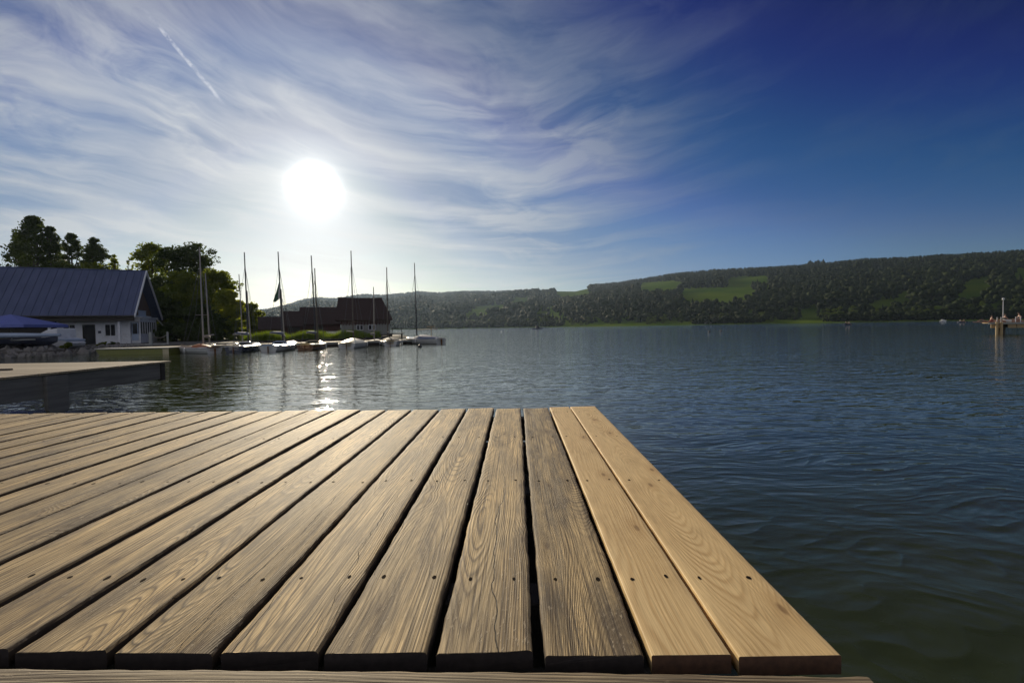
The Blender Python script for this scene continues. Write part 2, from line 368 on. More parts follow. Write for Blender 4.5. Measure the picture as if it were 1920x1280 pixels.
M['red_wood'] = plain('red_brown_boards', (0.06, 0.022, 0.017), 0.8, 0.3, 3, 0.01, stretch=(6, 6, 0.4))
M['dark_tile'] = plain('dark_red_tiles', (0.032, 0.015, 0.011), 0.75, 0.35, 5, 0.01, stretch=(1, 1, 3))
M['dull_white'] = plain('weathered_white_boards', (0.30, 0.31, 0.29), 0.7, 0.15, 3, 0.005, stretch=(8, 8, 0.4))
M['barn_wall'] = plain('grey_board_wall', (0.19, 0.19, 0.175), 0.8, 0.2, 3, 0.005, stretch=(8, 8, 0.4))
M['gable_wood'] = plain('brown_gable_boards', (0.11, 0.065, 0.045), 0.8, 0.25, 3, 0.01, stretch=(6, 6, 0.4))

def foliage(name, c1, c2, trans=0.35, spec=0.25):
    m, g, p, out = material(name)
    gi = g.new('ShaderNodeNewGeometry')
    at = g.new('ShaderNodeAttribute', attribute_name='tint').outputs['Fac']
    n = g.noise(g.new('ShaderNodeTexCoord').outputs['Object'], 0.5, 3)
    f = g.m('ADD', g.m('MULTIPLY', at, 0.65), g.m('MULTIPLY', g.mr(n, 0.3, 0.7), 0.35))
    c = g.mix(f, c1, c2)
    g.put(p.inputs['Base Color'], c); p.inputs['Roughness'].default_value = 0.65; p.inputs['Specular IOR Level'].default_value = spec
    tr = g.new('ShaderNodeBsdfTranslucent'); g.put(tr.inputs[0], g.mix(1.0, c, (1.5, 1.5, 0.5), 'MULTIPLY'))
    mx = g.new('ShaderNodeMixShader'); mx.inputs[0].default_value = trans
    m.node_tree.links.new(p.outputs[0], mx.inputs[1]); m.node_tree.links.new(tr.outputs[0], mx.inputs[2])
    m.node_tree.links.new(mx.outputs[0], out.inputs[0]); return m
M['leaf_dark'] = foliage('dark_leaves', (0.028, 0.045, 0.014), (0.07, 0.095, 0.022), 0.4)
M['leaf_mid'] = foliage('green_leaves', (0.08, 0.115, 0.02), (0.20, 0.22, 0.035), 0.68)
M['leaf_light'] = foliage('yellow_green_leaves', (0.13, 0.17, 0.025), (0.30, 0.30, 0.045), 0.6)
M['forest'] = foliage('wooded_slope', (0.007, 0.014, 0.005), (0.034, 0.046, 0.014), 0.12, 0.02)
M['far_light'] = foliage('far_light_leaves', (0.05, 0.078, 0.018), (0.10, 0.13, 0.03), 0.3, 0.05)
M['far_dark'] = foliage('far_dark_leaves', (0.022, 0.036, 0.012), (0.05, 0.07, 0.02), 0.3, 0.05)
M['reed'] = foliage('reed_blades', (0.10, 0.15, 0.02), (0.20, 0.26, 0.05), 0.4)

# ------------------------------------------------------------------ water
def make_water():
    m, g, p, out = material('lake_water')
    co = g.new('ShaderNodeTexCoord').outputs['Object']
    x, y, z = g.xyz(co)
    wl = g.v('SCALE', g.v('SUBTRACT', g.noise(co, 0.35, 2, 0.5, 0, True), (0.5, 0.5, 0.5)), 1.4)
    cw = g.v('ADD', co, wl)
    rot = math.radians(-9)
    wind = g.mr(g.noise(g.mapping(co, (0.012, 0.03, 1)), 1.0, 3), 0.35, 0.65, 0.75, 1.25)
    amp = g.m('MULTIPLY', wind, g.m('ADD', g.mr(y, 2.0, 12.0, 0.52, 0.58), g.mr(y, 40.0, 220.0, 0.0, 0.7)))
    def height(v):
        a = g.noise(g.mapping(v, (1.1, 2.5, 1), (0, 0, 0), (0, 0, rot)), 1.0, 1.5, 0.4)
        b = g.noise(g.mapping(v, (2.4, 5.6, 1), (5, 3, 0), (0, 0, rot * 1.7)), 1.0, 1.5, 0.5)
        b = g.m('SUBTRACT', 1.0, g.m('MULTIPLY', g.m('ABSOLUTE', g.m('SUBTRACT', b, 0.5)), 2.0))
        c = g.noise(g.mapping(v, (7.0, 14.0, 1), (1, 8, 0), (0, 0, rot * 0.3)), 1.0, 1.5, 0.5)
        return g.m('ADD', g.m('MULTIPLY', a, 0.042), g.m('ADD', g.m('MULTIPLY', b, 0.019), g.m('MULTIPLY', c, 0.0075)))
    e = 0.012
    h0 = height(cw); hx = height(g.v('ADD', cw, (e, 0, 0))); hy = height(g.v('ADD', cw, (0, e, 0)))
    nx = g.m('MULTIPLY', g.m('DIVIDE', g.m('SUBTRACT', h0, hx), e), amp); ny = g.m('MULTIPLY', g.m('DIVIDE', g.m('SUBTRACT', h0, hy), e), amp)
    g.put(p.inputs['Normal'], g.v('NORMALIZE', g.comb(nx, ny, 1.0)))
    murk = g.noise(g.mapping(cw, (0.5, 1.0, 1)), 1.0, 2)
    g.put(p.inputs['Base Color'], g.mix(murk, (0.022, 0.030, 0.009), (0.044, 0.056, 0.020)))
    p.inputs['Roughness'].default_value = 0.03; p.inputs['IOR'].default_value = 1.42
    me = MB(); me.add([(-6000, -600, 0), (6000, -600, 0), (6000, 9000, 0), (-6000, 9000, 0)], [(0, 1, 2, 3)])
    return tag(me.build('lake_water', m), kind='structure')
make_water()
lb = MB(); lb.add([(-6000, -600, -3), (6000, -600, -3), (6000, 9000, -3), (-6000, 9000, -3)], [(0, 1, 2, 3)])
tag(lb.build('ground', M['bank']), kind='structure')

# ------------------------------------------------------------------ far hills
SKY = [(-260, 560), (0, 575), (300, 580), (480, 586), (520, 579), (552, 570), (575, 563), (600, 560), (632, 562), (680, 554), (720, 556), (760, 552),
       (785, 549), (820, 552), (870, 549), (930, 549), (1000, 547), (1040, 543), (1080, 543), (1110, 536), (1160, 531), (1225, 521),
       (1260, 515), (1340, 508), (1420, 504), (1520, 498), (1545, 496), (1620, 488), (1700, 486), (1800, 480), (1860, 477), (1920, 473), (2300, 455)]
def skyline(px): return np.interp(px, [a for a, b in SKY], [b for a, b in SKY])
TREE_H = 11.0
def az2px(az):   # azimuth (from +y towards +x) at the horizon -> column
    d = np.stack([np.sin(az), np.cos(az), np.zeros_like(az)], -1) @ camRi.T
    return 960 + F * d[:, 0] / -d[:, 2]
def hz_at(px): return HZ - (px - 960) * math.tan(ROLL)
def terrain_params(az):
    px = az2px(az)
    w = 1 / (1 + np.exp(-(px - 1010) / 70.0))
    rs = 690 * (1 - w) + 430 * w; rr = 2500 * (1 - w) + 1350 * w
    el = (hz_at(px) - skyline(px)) / F * np.cos(az)
    H = el * rr + CAMZ - TREE_H * 0.8
    return px, rs, rr, np.maximum(H, 5)
def fbm(X, Y, seed, octs=4, f0=1.0):
    r = np.random.default_rng(seed); s = 0; a = 1.0; f = f0
    for _ in range(octs):
        for _k in range(3):
            th = r.uniform(0, 6.283); ph = r.uniform(0, 6.283); s = s + a * np.sin((X * np.cos(th) + Y * np.sin(th)) * f + ph)
        a *= 0.5; f *= 2.1
    return s / 4
def terrain_z(az, t):
    px, rs, rr, H = terrain_params(az)
    r = rs + (rr - rs) * t
    X = r * np.sin(az); Y = r * np.cos(az)
    tt = np.clip(t, 0, 1)
    prof = 0.10 * np.clip(tt / 0.06, 0, 1) * 0.25 + 0.975 * np.clip((tt - 0.05) / 0.95, 0, 1) ** 0.88
    z = H * prof * (1 + 0.13 * fbm(X, Y, 3, 4, 0.006) * np.sin(np.pi * tt)) + 0.6
    z = np.where(t > 1, H * np.maximum(0.0, 1 - (t - 1) * 1.6) ** 1.2 * 1.0 + 0.6, z)
    z = np.where(t < 0, 0.6 + t * 60, z)
    return X, Y, z, px
azs = np.linspace(math.radians(-62), math.radians(60), 620); ts = np.concatenate([[-0.03, 0.0], np.linspace(0.012, 1, 64), [1.03, 1.1, 1.25, 1.5]])
AZ, T = np.meshgrid(azs, ts, indexing='ij')
X, Y, Z, PX = terrain_z(AZ.ravel(), T.ravel())
na, nt_ = AZ.shape
idx = np.arange(na * nt_).reshape(na, nt_)
fc = np.stack([idx[:-1, :-1], idx[1:, :-1], idx[1:, 1:], idx[:-1, 1:]], -1).reshape(-1, 4)[:, ::-1]
def meadow_mat():
    m, g, p, out = material('hill_meadow')
    co = g.new('ShaderNodeTexCoord').outputs['Object']
    n = g.noise(co, 0.012, 5); n2 = g.noise(g.mapping(co, (1, 1, 3)), 0.12, 4)
    c = g.mix(g.mr(n, 0.35, 0.65), (0.045, 0.090, 0.008), (0.095, 0.135, 0.014))
    c = g.mix(g.mr(n2, 0.3, 0.8, 0, 0.35), c, (0.07, 0.10, 0.025))
    g.put(p.inputs['Base Color'], c); p.inputs['Roughness'].default_value = 1.0; p.inputs['Specular IOR Level'].default_value = 0.0; return m
M['meadow'] = meadow_mat()
tag(npmesh('hills', np.stack([X, Y, Z], -1), fc, M['meadow'], smooth=True), kind='structure')

# forest cover: one merged mass of some thousand small crowns
def conifer_proto(seed):
    r = np.random.default_rng(seed); V = []; Fs = []
    n = 6; b = 0
    for zb, zt, rad in ((0.02, 0.5, 0.30), (0.28, 0.76, 0.23), (0.55, 1.0, 0.15)):
        ring = [(rad * r.uniform(0.5, 1.35) * math.cos(6.283 * k / n), rad * r.uniform(0.5, 1.35) * math.sin(6.283 * k / n), zb + r.uniform(-.04, .04)) for k in range(n)]
        V += ring + [(r.uniform(-.02, .02), r.uniform(-.02, .02), zt)]
        Fs += [(b + k, b + (k + 1) % n, b + n) for k in range(n)]; b += n + 1
    return np.array(V), np.array(Fs)
def leafy_proto(seed, lobes=5):
    r = np.random.default_rng(seed); Vs = []; Fs = []; b = 0
    bm = bmesh.new(); bmesh.ops.create_icosphere(bm, subdivisions=1, radius=1.0)
    base = np.array([v.co[:] for v in bm.verts]); f = np.array([[v.index for v in q.verts] for q in bm.faces]); bm.free()
    for i in range(lobes):
        c = np.array([r.uniform(-.22, .22), r.uniform(-.22, .22), r.uniform(.3, .78)]); s = r.uniform(.16, .28)
        Vs.append(base * s * r.uniform(0.45, 1.4, (len(base), 1)) + c); Fs.append(f + b); b += len(base)
    return np.concatenate(Vs), np.concatenate(Fs)
protos = [conifer_proto(i) for i in range(4)] + [leafy_proto(10 + i) for i in range(4)]
MEADOWS = [[(1275, 556), (1285, 543), (1330, 540), (1395, 541), (1428, 547), (1405, 556), (1350, 566), (1300, 563)],
           [(1040, 549), (1045, 542), (1085, 541), (1112, 543), (1100, 549)],
           [(1195, 545), (1205, 531), (1260, 528), (1285, 531), (1260, 540)], [(1360, 530), (1370, 522), (1440, 518), (1440, 526)],
           [(1800, 552), (1800, 535), (1830, 525), (1862, 518), (1862, 545)], [(1775, 572), (1800, 556), (1850, 548), (1850, 560)],
           [(1750, 555), (1755, 540), (1768, 538), (1768, 552)], [(1900, 530), (1905, 505), (1960, 500), (1960, 520)],
           [(860, 585), (900, 576), (945, 572), (950, 577), (900, 586)], [(950, 572), (965, 560), (1000, 558), (985, 568)],
           [(1000, 583), (1010, 578), (1040, 578), (1040, 583)], [(1630, 578), (1640, 568), (1690, 562), (1690, 570)],
           [(1685, 566), (1690, 548), (1708, 548), (1708, 562)], [(1500, 592), (1505, 582), (1530, 582), (1530, 592)]]
def inpoly(px, py, poly):
    ins = np.zeros(len(px), bool); n = len(poly)
    for i in range(n):
        x1, y1 = poly[i]; x2, y2 = poly[(i + 1) % n]
        if y1 == y2: continue
        c = ((y1 > py) != (y2 > py)) & (px < (x2 - x1) * (py - y1) / (y2 - y1) + x1)
        ins ^= c
    return ins
def forest():
    N = 26000
    az = rng.uniform(math.radians(-33), math.radians(52), N)
    t = np.concatenate([rng.uniform(0.012, 1.0, N - 6200) ** 0.9, rng.uniform(0.0, 0.03, 2000), rng.uniform(0.965, 1.012, 4200)])
    x, y, z, _ = terrain_z(az, t)
    z = np.where(t > 1, terrain_z(az, np.ones(N))[2], z)
    px, py = project(np.stack([x, y, z], -1))
    keep = np.ones(N, bool)
    for p in MEADOWS: keep &= ~(inpoly(px, py + 1, p) | inpoly(px, py - 6, p) | inpoly(px, py - 12, p))
    # flat meadow strip along the shore, with gaps
    strip = (t < 0.045) & (((px > 1055) & (px < 1300)) | ((px > 1435) & (px < 1545)))
    keep &= ~(strip & (t > 0.0))
    fld = fbm(x, y, 21, 3, 0.011)
    keep &= ~((fld > 0.62) & (t < 0.9) & (px > 780) & (px < 1080) & (rng.random(N) < 0.9))
    x, y, z, t, px = (a[keep] for a in (x, y, z, t, px))
    n = len(x)
    con = rng.random(n) < np.where(px > 1120, np.clip(0.15 + 0.9 * t, 0, 0.92), 0.30 + 0.2 * (t > .9))
    far = np.where(px < 1010, 1.5, 1.0)
    hgt = rng.uniform(0.55, 1.35, n) * TREE_H * far * np.where((np.abs(px - 1530) < 14) & (t > .96), 1.5, 1.0)
    hgt *= np.where(t < 0.03, 0.55, np.where(t < 0.1, 0.8, 1.0))
    grp = np.where(con, rng.integers(0, 4, n), rng.integers(4, 8, n))
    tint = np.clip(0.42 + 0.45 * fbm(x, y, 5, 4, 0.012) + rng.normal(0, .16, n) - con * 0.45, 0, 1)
    VV = []; FF = []; TT = []; b = 0
    for k, (pv, pf) in enumerate(protos):
        s = np.where(grp == k)[0]
        if not len(s): continue
        th = rng.uniform(0, 6.283, len(s)); ca, sa = np.cos(th), np.sin(th)
        w = hgt[s] * rng.uniform(0.8, 1.25, len(s)) * (0.85 if k < 4 else 1.05)
        vx = (pv[None, :, 0] * ca[:, None] - pv[None, :, 1] * sa[:, None]) * w[:, None] + x[s][:, None]
        vy = (pv[None, :, 0] * sa[:, None] + pv[None, :, 1] * ca[:, None]) * w[:, None] + y[s][:, None]
        vz = pv[None, :, 2] * hgt[s][:, None] + z[s][:, None] - 0.5
        VV.append(np.stack([vx, vy, vz], -1).reshape(-1, 3))
        FF.append((pf[None] + (np.arange(len(s)) * len(pv))[:, None, None] + b).reshape(-1, 3)); b += len(s) * len(pv)
        TT.append(np.repeat(tint[s], len(pv)))
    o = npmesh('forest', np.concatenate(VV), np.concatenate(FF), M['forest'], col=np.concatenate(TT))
    tag(o, 'dense mixed forest covering the long hill behind the lake', 'forest', kind='stuff')
forest()

# ------------------------------------------------------------------ trees
def crown_arrays(w, h, n_clump, n_leaf, leaf, seed, shape='round', base=0.0):
    """leaf-sized quads in clumps through an egg or spire envelope; returns V, F, tint"""
    r = np.random.default_rng(seed)
    cz = r.uniform(0.04, 0.97, n_clump) if shape != 'spire' else 0.05 + 0.94 * r.uniform(0, 1, n_clump) ** 0.7
    if shape == 'spire': env = np.clip((1 - cz) / 0.45 + 0.05, 0, 1) ** 0.85 * (0.55 + 0.45 * np.clip(cz / 0.15, 0, 1))
    else: env = np.sqrt(np.clip(1 - ((cz - 0.42) / 0.60) ** 2, 0.02, 1))
    env = env * r.uniform(0.72, 1.12, n_clump)
    th = r.uniform(0, 6.283, n_clump); rad = np.sqrt(r.uniform(0.05, 1, n_clump)) * env * w / 2 * 0.86
    cen = np.stack([rad * np.cos(th), rad * np.sin(th), base + cz * h], -1)
    cs = r.uniform(0.07, 0.15, n_clump) * (w + h) / 2 if shape != 'spire' else r.uniform(0.08, 0.19, n_clump) * w * (0.45 + 0.6 * env)
    which = r.integers(0, n_clump, n_leaf)
    off = r.normal(0, 1, (n_leaf, 3)); off /= np.linalg.norm(off, axis=1, keepdims=True)
    off *= (r.uniform(0.15, 1, (n_leaf, 1)) ** 0.5) * cs[which][:, None]; off[:, 2] *= 0.72
    c = cen[which] + off
    a = r.normal(0, 1, (n_leaf, 3)); a /= np.linalg.norm(a, axis=1, keepdims=True)
    b = np.cross(a, r.normal(0, 1, (n_leaf, 3))); b /= np.linalg.norm(b, axis=1, keepdims=True)
    s = leaf * r.uniform(0.6, 1.4, (n_leaf, 1)); a = a * s; b = b * s * r.uniform(0.45, 0.8, (n_leaf, 1))
    V = np.stack([c - a, c - b * 0.9, c + a, c + b], 1).reshape(-1, 3)
    ct = r.uniform(0, 1, n_clump)
    tint = np.repeat(np.clip(ct[which] * 0.7 + r.uniform(0, 0.3, n_leaf), 0, 1), 4)
    return V, np.arange(n_leaf * 4).reshape(-1, 4), tint, cen
def tree(name, x, y, z, w, h, mat, label, seed, shape='round', trunk=0.18, n=5200, leaf=0.15, group=None, clumps=70, cat='tree'):
    root = empty(name, (x, y, z), 0, label, cat, group)
    base = h * trunk
    V, Fq, tint, cen = crown_arrays(w, h - base, clumps, n, leaf, seed, shape, base)
    npmesh('crown', V, Fq, mat, root, col=tint)
    mb = MB(); r = np.random.default_rng(seed + 1); rad = max(0.05, h * 0.016)
    ln = [(r.uniform(-.02, .02) * h * k / 6, r.uniform(-.02, .02) * h * k / 6, h * 0.92 * k / 6 - (0.3 if k == 0 else 0)) for k in range(7)]
    mb.tube(ln, [rad * (1 - 0.14 * k) for k in range(7)], 7)
    for c in cen[::max(1, len(cen) // 16)]:
        zz = max(base * 0.7, c[2] * 0.72); k = min(5, int(zz / (h * 0.92) * 6)); p0 = Vector(ln[k]).lerp(Vector(ln[k + 1]), min(1, zz / (h * 0.92) * 6 - k))
        mb.tube([p0, p0.lerp(Vector(c), 0.55) + Vector((0, 0, -0.03 * h)), c], [rad * 0.42, rad * 0.25, rad * 0.1], 5, cap=False)
    mb.build('trunk', M['bark'], root)
    return root
def tree_px(name, cx, top, wpx, Y, mat, label, seed, base_z=0.35, **k):
    P = atY(cx, top, Y); h = P.z - base_z; Q = atY(cx, hz_at(cx), Y)
    return tree(name, P.x, Y, base_z, wpx * Y / F, h, mat, label, seed, **k)

LT = [('broadleaf_tree', 64, 407, 112, 62, 'leaf_dark', 'tallest dark pointed tree rising behind the blue roof', 'spire', 11000),
      ('broadleaf_tree', 33, 438, 62, 64, 'leaf_dark', 'dark tree at the outer side of the tallest tree behind the roof', 'spire', 6500),
      ('broadleaf_tree', 94, 425, 66, 63, 'leaf_dark', 'dark tree shoulder to shoulder with the tallest one, on its lake side', 'spire', 7500),
      ('broadleaf_tree', 134, 438, 66, 63, 'leaf_dark', 'small dark airy tree third from the tallest one behind the roof', 'spire', 5000),
      ('broadleaf_tree', 178, 447, 76, 62, 'leaf_dark', 'dark conical tree with greenish foot behind the middle of the ridge', 'spire', 7600),
      ('broadleaf_tree', 168, 480, 50, 60, 'leaf_mid', 'low green bush-like tree in front of the dark conical one', 'round', 3000),
      ('young_tree', 214, 478, 38, 60, 'leaf_mid', 'thin young green tree peeping over the roof ridge', 'spire', 1500),
      ('young_tree', 240, 488, 20, 60, 'leaf_light', 'smallest yellow-green treetop over the ridge near the gable', 'spire', 500),
      ('broadleaf_tree', 283, 457, 74, 62, 'leaf_mid', 'airy green tree directly behind the gable peak', 'round', 6500),
      ('broadleaf_tree', 322, 463, 86, 58, 'leaf_dark', 'broad dark tree between the gable and the tallest mast', 'round', 9500),
      ('broadleaf_tree', 371, 450, 72, 60, 'leaf_dark', 'tall ragged dark tree behind the two pale masts', 'round', 8500),
      ('broadleaf_tree', 352, 512, 90, 53, 'leaf_mid', 'rounded green tree in front of the ragged dark tree', 'round', 9500),
      ('broadleaf_tree', 300, 548, 110, 51, 'leaf_dark', 'dark low tree right beside the white gable', 'round', 9000),
      ('broadleaf_tree', 408, 508, 80, 56, 'leaf_mid', 'green tree with rounded top beside the pale masts', 'round', 9000),
      ('broadleaf_tree', 428, 545, 62, 52, 'leaf_light', 'yellow-green tree at the water side of the grove', 'round', 7000),
      ('broadleaf_tree', 372, 575, 120, 49, 'leaf_dark', 'low dark spreading tree above the dinghies', 'round', 10000),
      ('broadleaf_tree', 466, 570, 58, 60, 'leaf_mid', 'small round green tree behind the reeds', 'round', 5500),
      ('broadleaf_tree', 490, 584, 26, 66, 'leaf_light', 'smallest light green tree beside the red sheds', 'round', 1800)]
for i, (nm, cx, top, w, Y, mt, lab, shp, n) in enumerate(LT):
    tree_px(nm, cx, top, w, Y, M[mt], lab, 100 + i * 3, shape=shp, n=n, leaf=0.15 if shp == 'spire' else 0.17,
            trunk=0.03 if top > 500 or nm == 'young_tree' else 0.12, clumps=(150 if shp == 'spire' else 90) if n > 5000 else (90 if shp == 'spire' else 40))
for i, (cx, top, w, Y, lab) in enumerate([(330, 606, 90, 46, 'dark shrub beside the rope fence'), (395, 603, 80, 45.5, 'dark green shrub above the orange covered dinghy'),
                                          (440, 600, 60, 47, 'green shrub at the edge of the reeds'), (275, 605, 60, 49.5, 'dark shrub at the foot of the porch')]):
    tree_px('shrub', cx, top, w, Y, M['leaf_dark' if i != 2 else 'leaf_mid'], lab, 200 + i * 3, trunk=0.0, n=4200, clumps=40, leaf=0.14, cat='shrub')

# single trees along the far shore, copies of four kinds
def far_shore():
    labels = ['light green broadleaf tree on the far shore under the hill', 'dark green broadleaf tree on the far shore under the hill']
    kinds = []
    for k in range(4):
        root = tree('shore_tree', 0, 0, 0, 9.0, 10.0, M['far_light' if k % 2 == 0 else 'far_dark'], labels[k % 2], 400 + 7 * k,
                    n=520, leaf=0.75, clumps=16, trunk=0.06, group='trees along the far shore')
        kinds.append(root)
    used = [False] * 4
    r = np.random.default_rng(55)
    cols = np.concatenate([r.uniform(780, 1060, 14), r.uniform(1060, 1560, 30), r.uniform(1560, 1850, 34)])
    for i, px in enumerate(cols):
        k = int(r.integers(0, 4)); d = ray(px, hz_at(px)); az = math.atan2(d.x, d.y)
        t = r.uniform(0.004, 0.05) if px > 1060 else r.uniform(0.003, 0.02)
        x, y, z, _ = terrain_z(np.array([az]), np.array([t]))
        if used[k]:
            o = kinds[k].copy(); C.objects.link(o)
            for ch in kinds[k].children:
                c = ch.copy(); C.objects.link(c); c.parent = o
        else: o = kinds[k]; used[k] = True
        o.location = (x[0], y[0], z[0] - 0.3); s = r.uniform(0.45, 1.05) * (1.0 if px > 1060 else 1.3); o.scale = (s, s, s * r.uniform(0.8, 1.15)); o.rotation_euler.z = r.uniform(0, 6)
far_shore()

# ------------------------------------------------------------------ the near deck
DECK = CAMZ - 0.55; TH = 0.032
def deck_x(px): return atZ(px, 1228, DECK).x
CORNER = atZ(1577, 1228, DECK)
SKEW = -0.0243                  # the board ends run slightly askew to the boards
def skew(x): return SKEW * (x - CORNER.x)
def board(name, x0, x1, y0, y1, mat, seed, parent, label=None, warpy=1.0, screws=True, ztop=DECK, th=TH):
    r = np.random.default_rng(seed)
    w = x1 - x0; L = y1 - y0
    nu = 15; nv = 200
    u = np.linspace(0, 1, nu); v = np.linspace(0, 1, nv) ** 1.5
    rr = 0.006 if warpy > 0.5 else 0.0025
    # cross profile: bottom-left, side, rounded arris, top..., mirrored
    prof = [(-w / 2, -th, 0)] + [(-w / 2, -th * .5, 0), (-w / 2, -rr, 0), (-w / 2 + rr * .3, -rr * .3, 0), (-w / 2 + rr, 0, 1)]
    prof += [(-w / 2 + rr + (w - 2 * rr) * k / 12, 0, 1) for k in range(1, 12)] + [(w / 2 - rr, 0, 1), (w / 2 - rr * .3, -rr * .3, 0), (w / 2, -rr, 0), (w / 2, -th * .5, 0), (w / 2, -th, 0)]
    P = np.array(prof); npf = len(P)
    yy = L * v
    def n1(k, f, s):
        q = np.random.default_rng(seed * 31 + k); out = 0
        for j in range(4): out = out + np.sin(yy * f * (1.9 ** j) + q.uniform(0, 6.3)) * 0.6 ** j
        return out * s
    edgeL = n1(1, 3, 0.0014) + n1(2, 33, 0.0008); edgeR = n1(3, 3, 0.0014) + n1(4, 41, 0.0008)
    cup = r.uniform(-0.0012, 0.0022) * warpy; tw = r.uniform(-0.0015, 0.0015) * warpy
    zb = n1(5, 1.3, 0.0007 * warpy) + r.uniform(-0.0026, 0.0022) * warpy
    X = P[None, :, 0] + np.where(P[None, :, 0] < 0, 1, -1) * np.where(np.abs(P[None, :, 0]) > w / 2 - rr * 1.2, 1, 0) * (np.where(P[None, :, 0] < 0, edgeL[:, None], edgeR[:, None])) * warpy
    Zv = P[None, :, 1] + zb[:, None] + cup * ((P[None, :, 0] / w * 2) ** 2 - .4) + tw * (P[None, :, 0] / w * 2)
    endj = np.interp(np.arange(npf), np.linspace(0, npf, 9), r.uniform(-1, 1, 9)) * 0.0015 * warpy + r.uniform(-1, 1, npf) * 0.0010 * warpy
    Y = yy[:, None] + np.where(np.arange(nv)[:, None] == 0, endj[None, :], 0.0)
    X = X + (yy[:, None] / L - 0.5) * r.uniform(-0.003, 0.003) * warpy
    Y, X, Zv = np.broadcast_arrays(Y, X, Zv)
    V = np.stack([X, Y, Zv], -1).reshape(-1, 3)
    idx = np.arange(nv * npf).reshape(nv, npf)
    Fq = [tuple(q) for q in np.stack([idx[:-1, :-1], idx[:-1, 1:], idx[1:, 1:], idx[1:, :-1]], -1).reshape(-1, 4)]
    Fq += [(a, b, c, d) for a, b, c, d in zip(idx[:-1, 0], idx[1:, 0], idx[1:, -1], idx[:-1, -1])]
    Fq += [tuple(idx[0, ::-1]), tuple(idx[-1, :])]
    mi = [0] * len(Fq); V = V.tolist()
    if screws:
        for sy in (0.968, 1.60, 2.245, 2.90):
            for sx in (-0.30, 0.30):
                cx = sx * w + r.uniform(-.006, .006); cy = sy + skew((x0 + x1) / 2) - y0 + r.uniform(-.006, .006)
                zt = float(np.interp(cy, yy, zb)) + cup * ((cx / w * 2) ** 2 - .4) + tw * cx / w * 2 + 0.0005
                b = len(V); n = 10; ra = r.uniform(0.0036, 0.0055)
                el = r.uniform(1.0, 1.9)
                V += [(cx + ra * r.uniform(.8, 1.1) * math.cos(6.283 * k / n), cy + el * ra * math.sin(6.283 * k / n), zt) for k in range(n)]
                Fq.append(tuple(range(b, b + n))); mi.append(1)
    e0 = (nv - 1) * (npf - 1) + (nv - 1); mi[e0] = mi[e0 + 1] = 2
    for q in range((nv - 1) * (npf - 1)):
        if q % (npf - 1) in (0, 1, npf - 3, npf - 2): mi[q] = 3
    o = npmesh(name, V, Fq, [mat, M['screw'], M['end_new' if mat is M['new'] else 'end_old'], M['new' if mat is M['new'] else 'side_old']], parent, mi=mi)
    o.data.polygons.foreach_set('use_smooth', np.array([len(f) == 4 for f in Fq]))
    o.location = ((x0 + x1) / 2, y0, ztop)
    if label: o['label'] = label
    return o

dock = empty('wooden_dock', (0, 0, 0), 0, 'wooden swimming dock of grey weathered boards with two fresh boards at its edge', 'dock')
edges = [196, 396, 600, 808, 1010, 1219]
xs = [deck_x(e) for e in edges]
while xs[0] > -4.3: xs.insert(0, xs[0] - random.uniform(0.176, 0.187))
near = CORNER.y
for i in range(len(xs) - 1):
    g2 = random.uniform(0.0065, 0.0095); k = len(xs) - 2 - i
    sk = skew((xs[i] + xs[i + 1]) / 2); far_y = 3.045 + sk + random.uniform(-0.012, 0.012)
    board('deck_board', xs[i] + g2 , xs[i + 1] - g2 , near + sk + random.uniform(-0.004, 0.004), far_y, M['old'], 40 + i, dock)
board('deck_board', deck_x(1222) , deck_x(1372), near + 0.004, 3.075, M['new'], 11, dock, 'narrower fresh orange-brown board', 0.25)
board('deck_board', deck_x(1384), deck_x(1577), near, 3.085, M['new'], 12, dock, 'fresh orange-brown board at the outer edge', 0.25)
for y in (0.968, 1.60, 2.245, 2.90):
    j = MB(); j.box(-4.4, 0.49, y - 0.04 + 0.065, y + 0.04 + 0.065, DECK - TH - 0.004 - 0.14, DECK - TH - 0.004, 0, math.atan(SKEW)); j.build('joist', M['dark_wood'], dock, 0.004)
for x in (-3.9, -1.9, 0.15):
    for y in (1.18, 2.65):
        j = MB(); j.lathe([(0.07, -3.0), (0.07, DECK - TH - 0.02)], (x, y, 0), 14); j.build('post', M['dark_wood'], dock)
f = MB(); f.box(-4.3, 0.36, 1.12, 2.98, 0.05, 0.44); f.build('float', M['dark_wood'], dock, 0.03)  # unseen dark block added under the boards so the gaps read dark
# low beam running along the near edge
bx = board('edge_beam', -0.095, 0.095, -2.6, 0.0, M['oldx'], 77, dock, 'grey beam lying lower along the board ends', 1.0, False, 0, 0.06)
# board() lays its length on y: swing it onto x
bx.data.transform(Matrix.Rotation(math.radians(90), 4, 'Z')); 
bq = atZ(1622, 1264, DECK - .006); bx.location = (bq.x, bq.y - 0.095, DECK - 0.006); bx.rotation_euler.z = math.atan(SKEW)
bx2 = MB(); bx2.box(-4.3, 0.3, 0.52, 0.60, DECK - 0.25, DECK - 0.075); bx2.build('joist', M['dark_wood'], dock, 0.004)

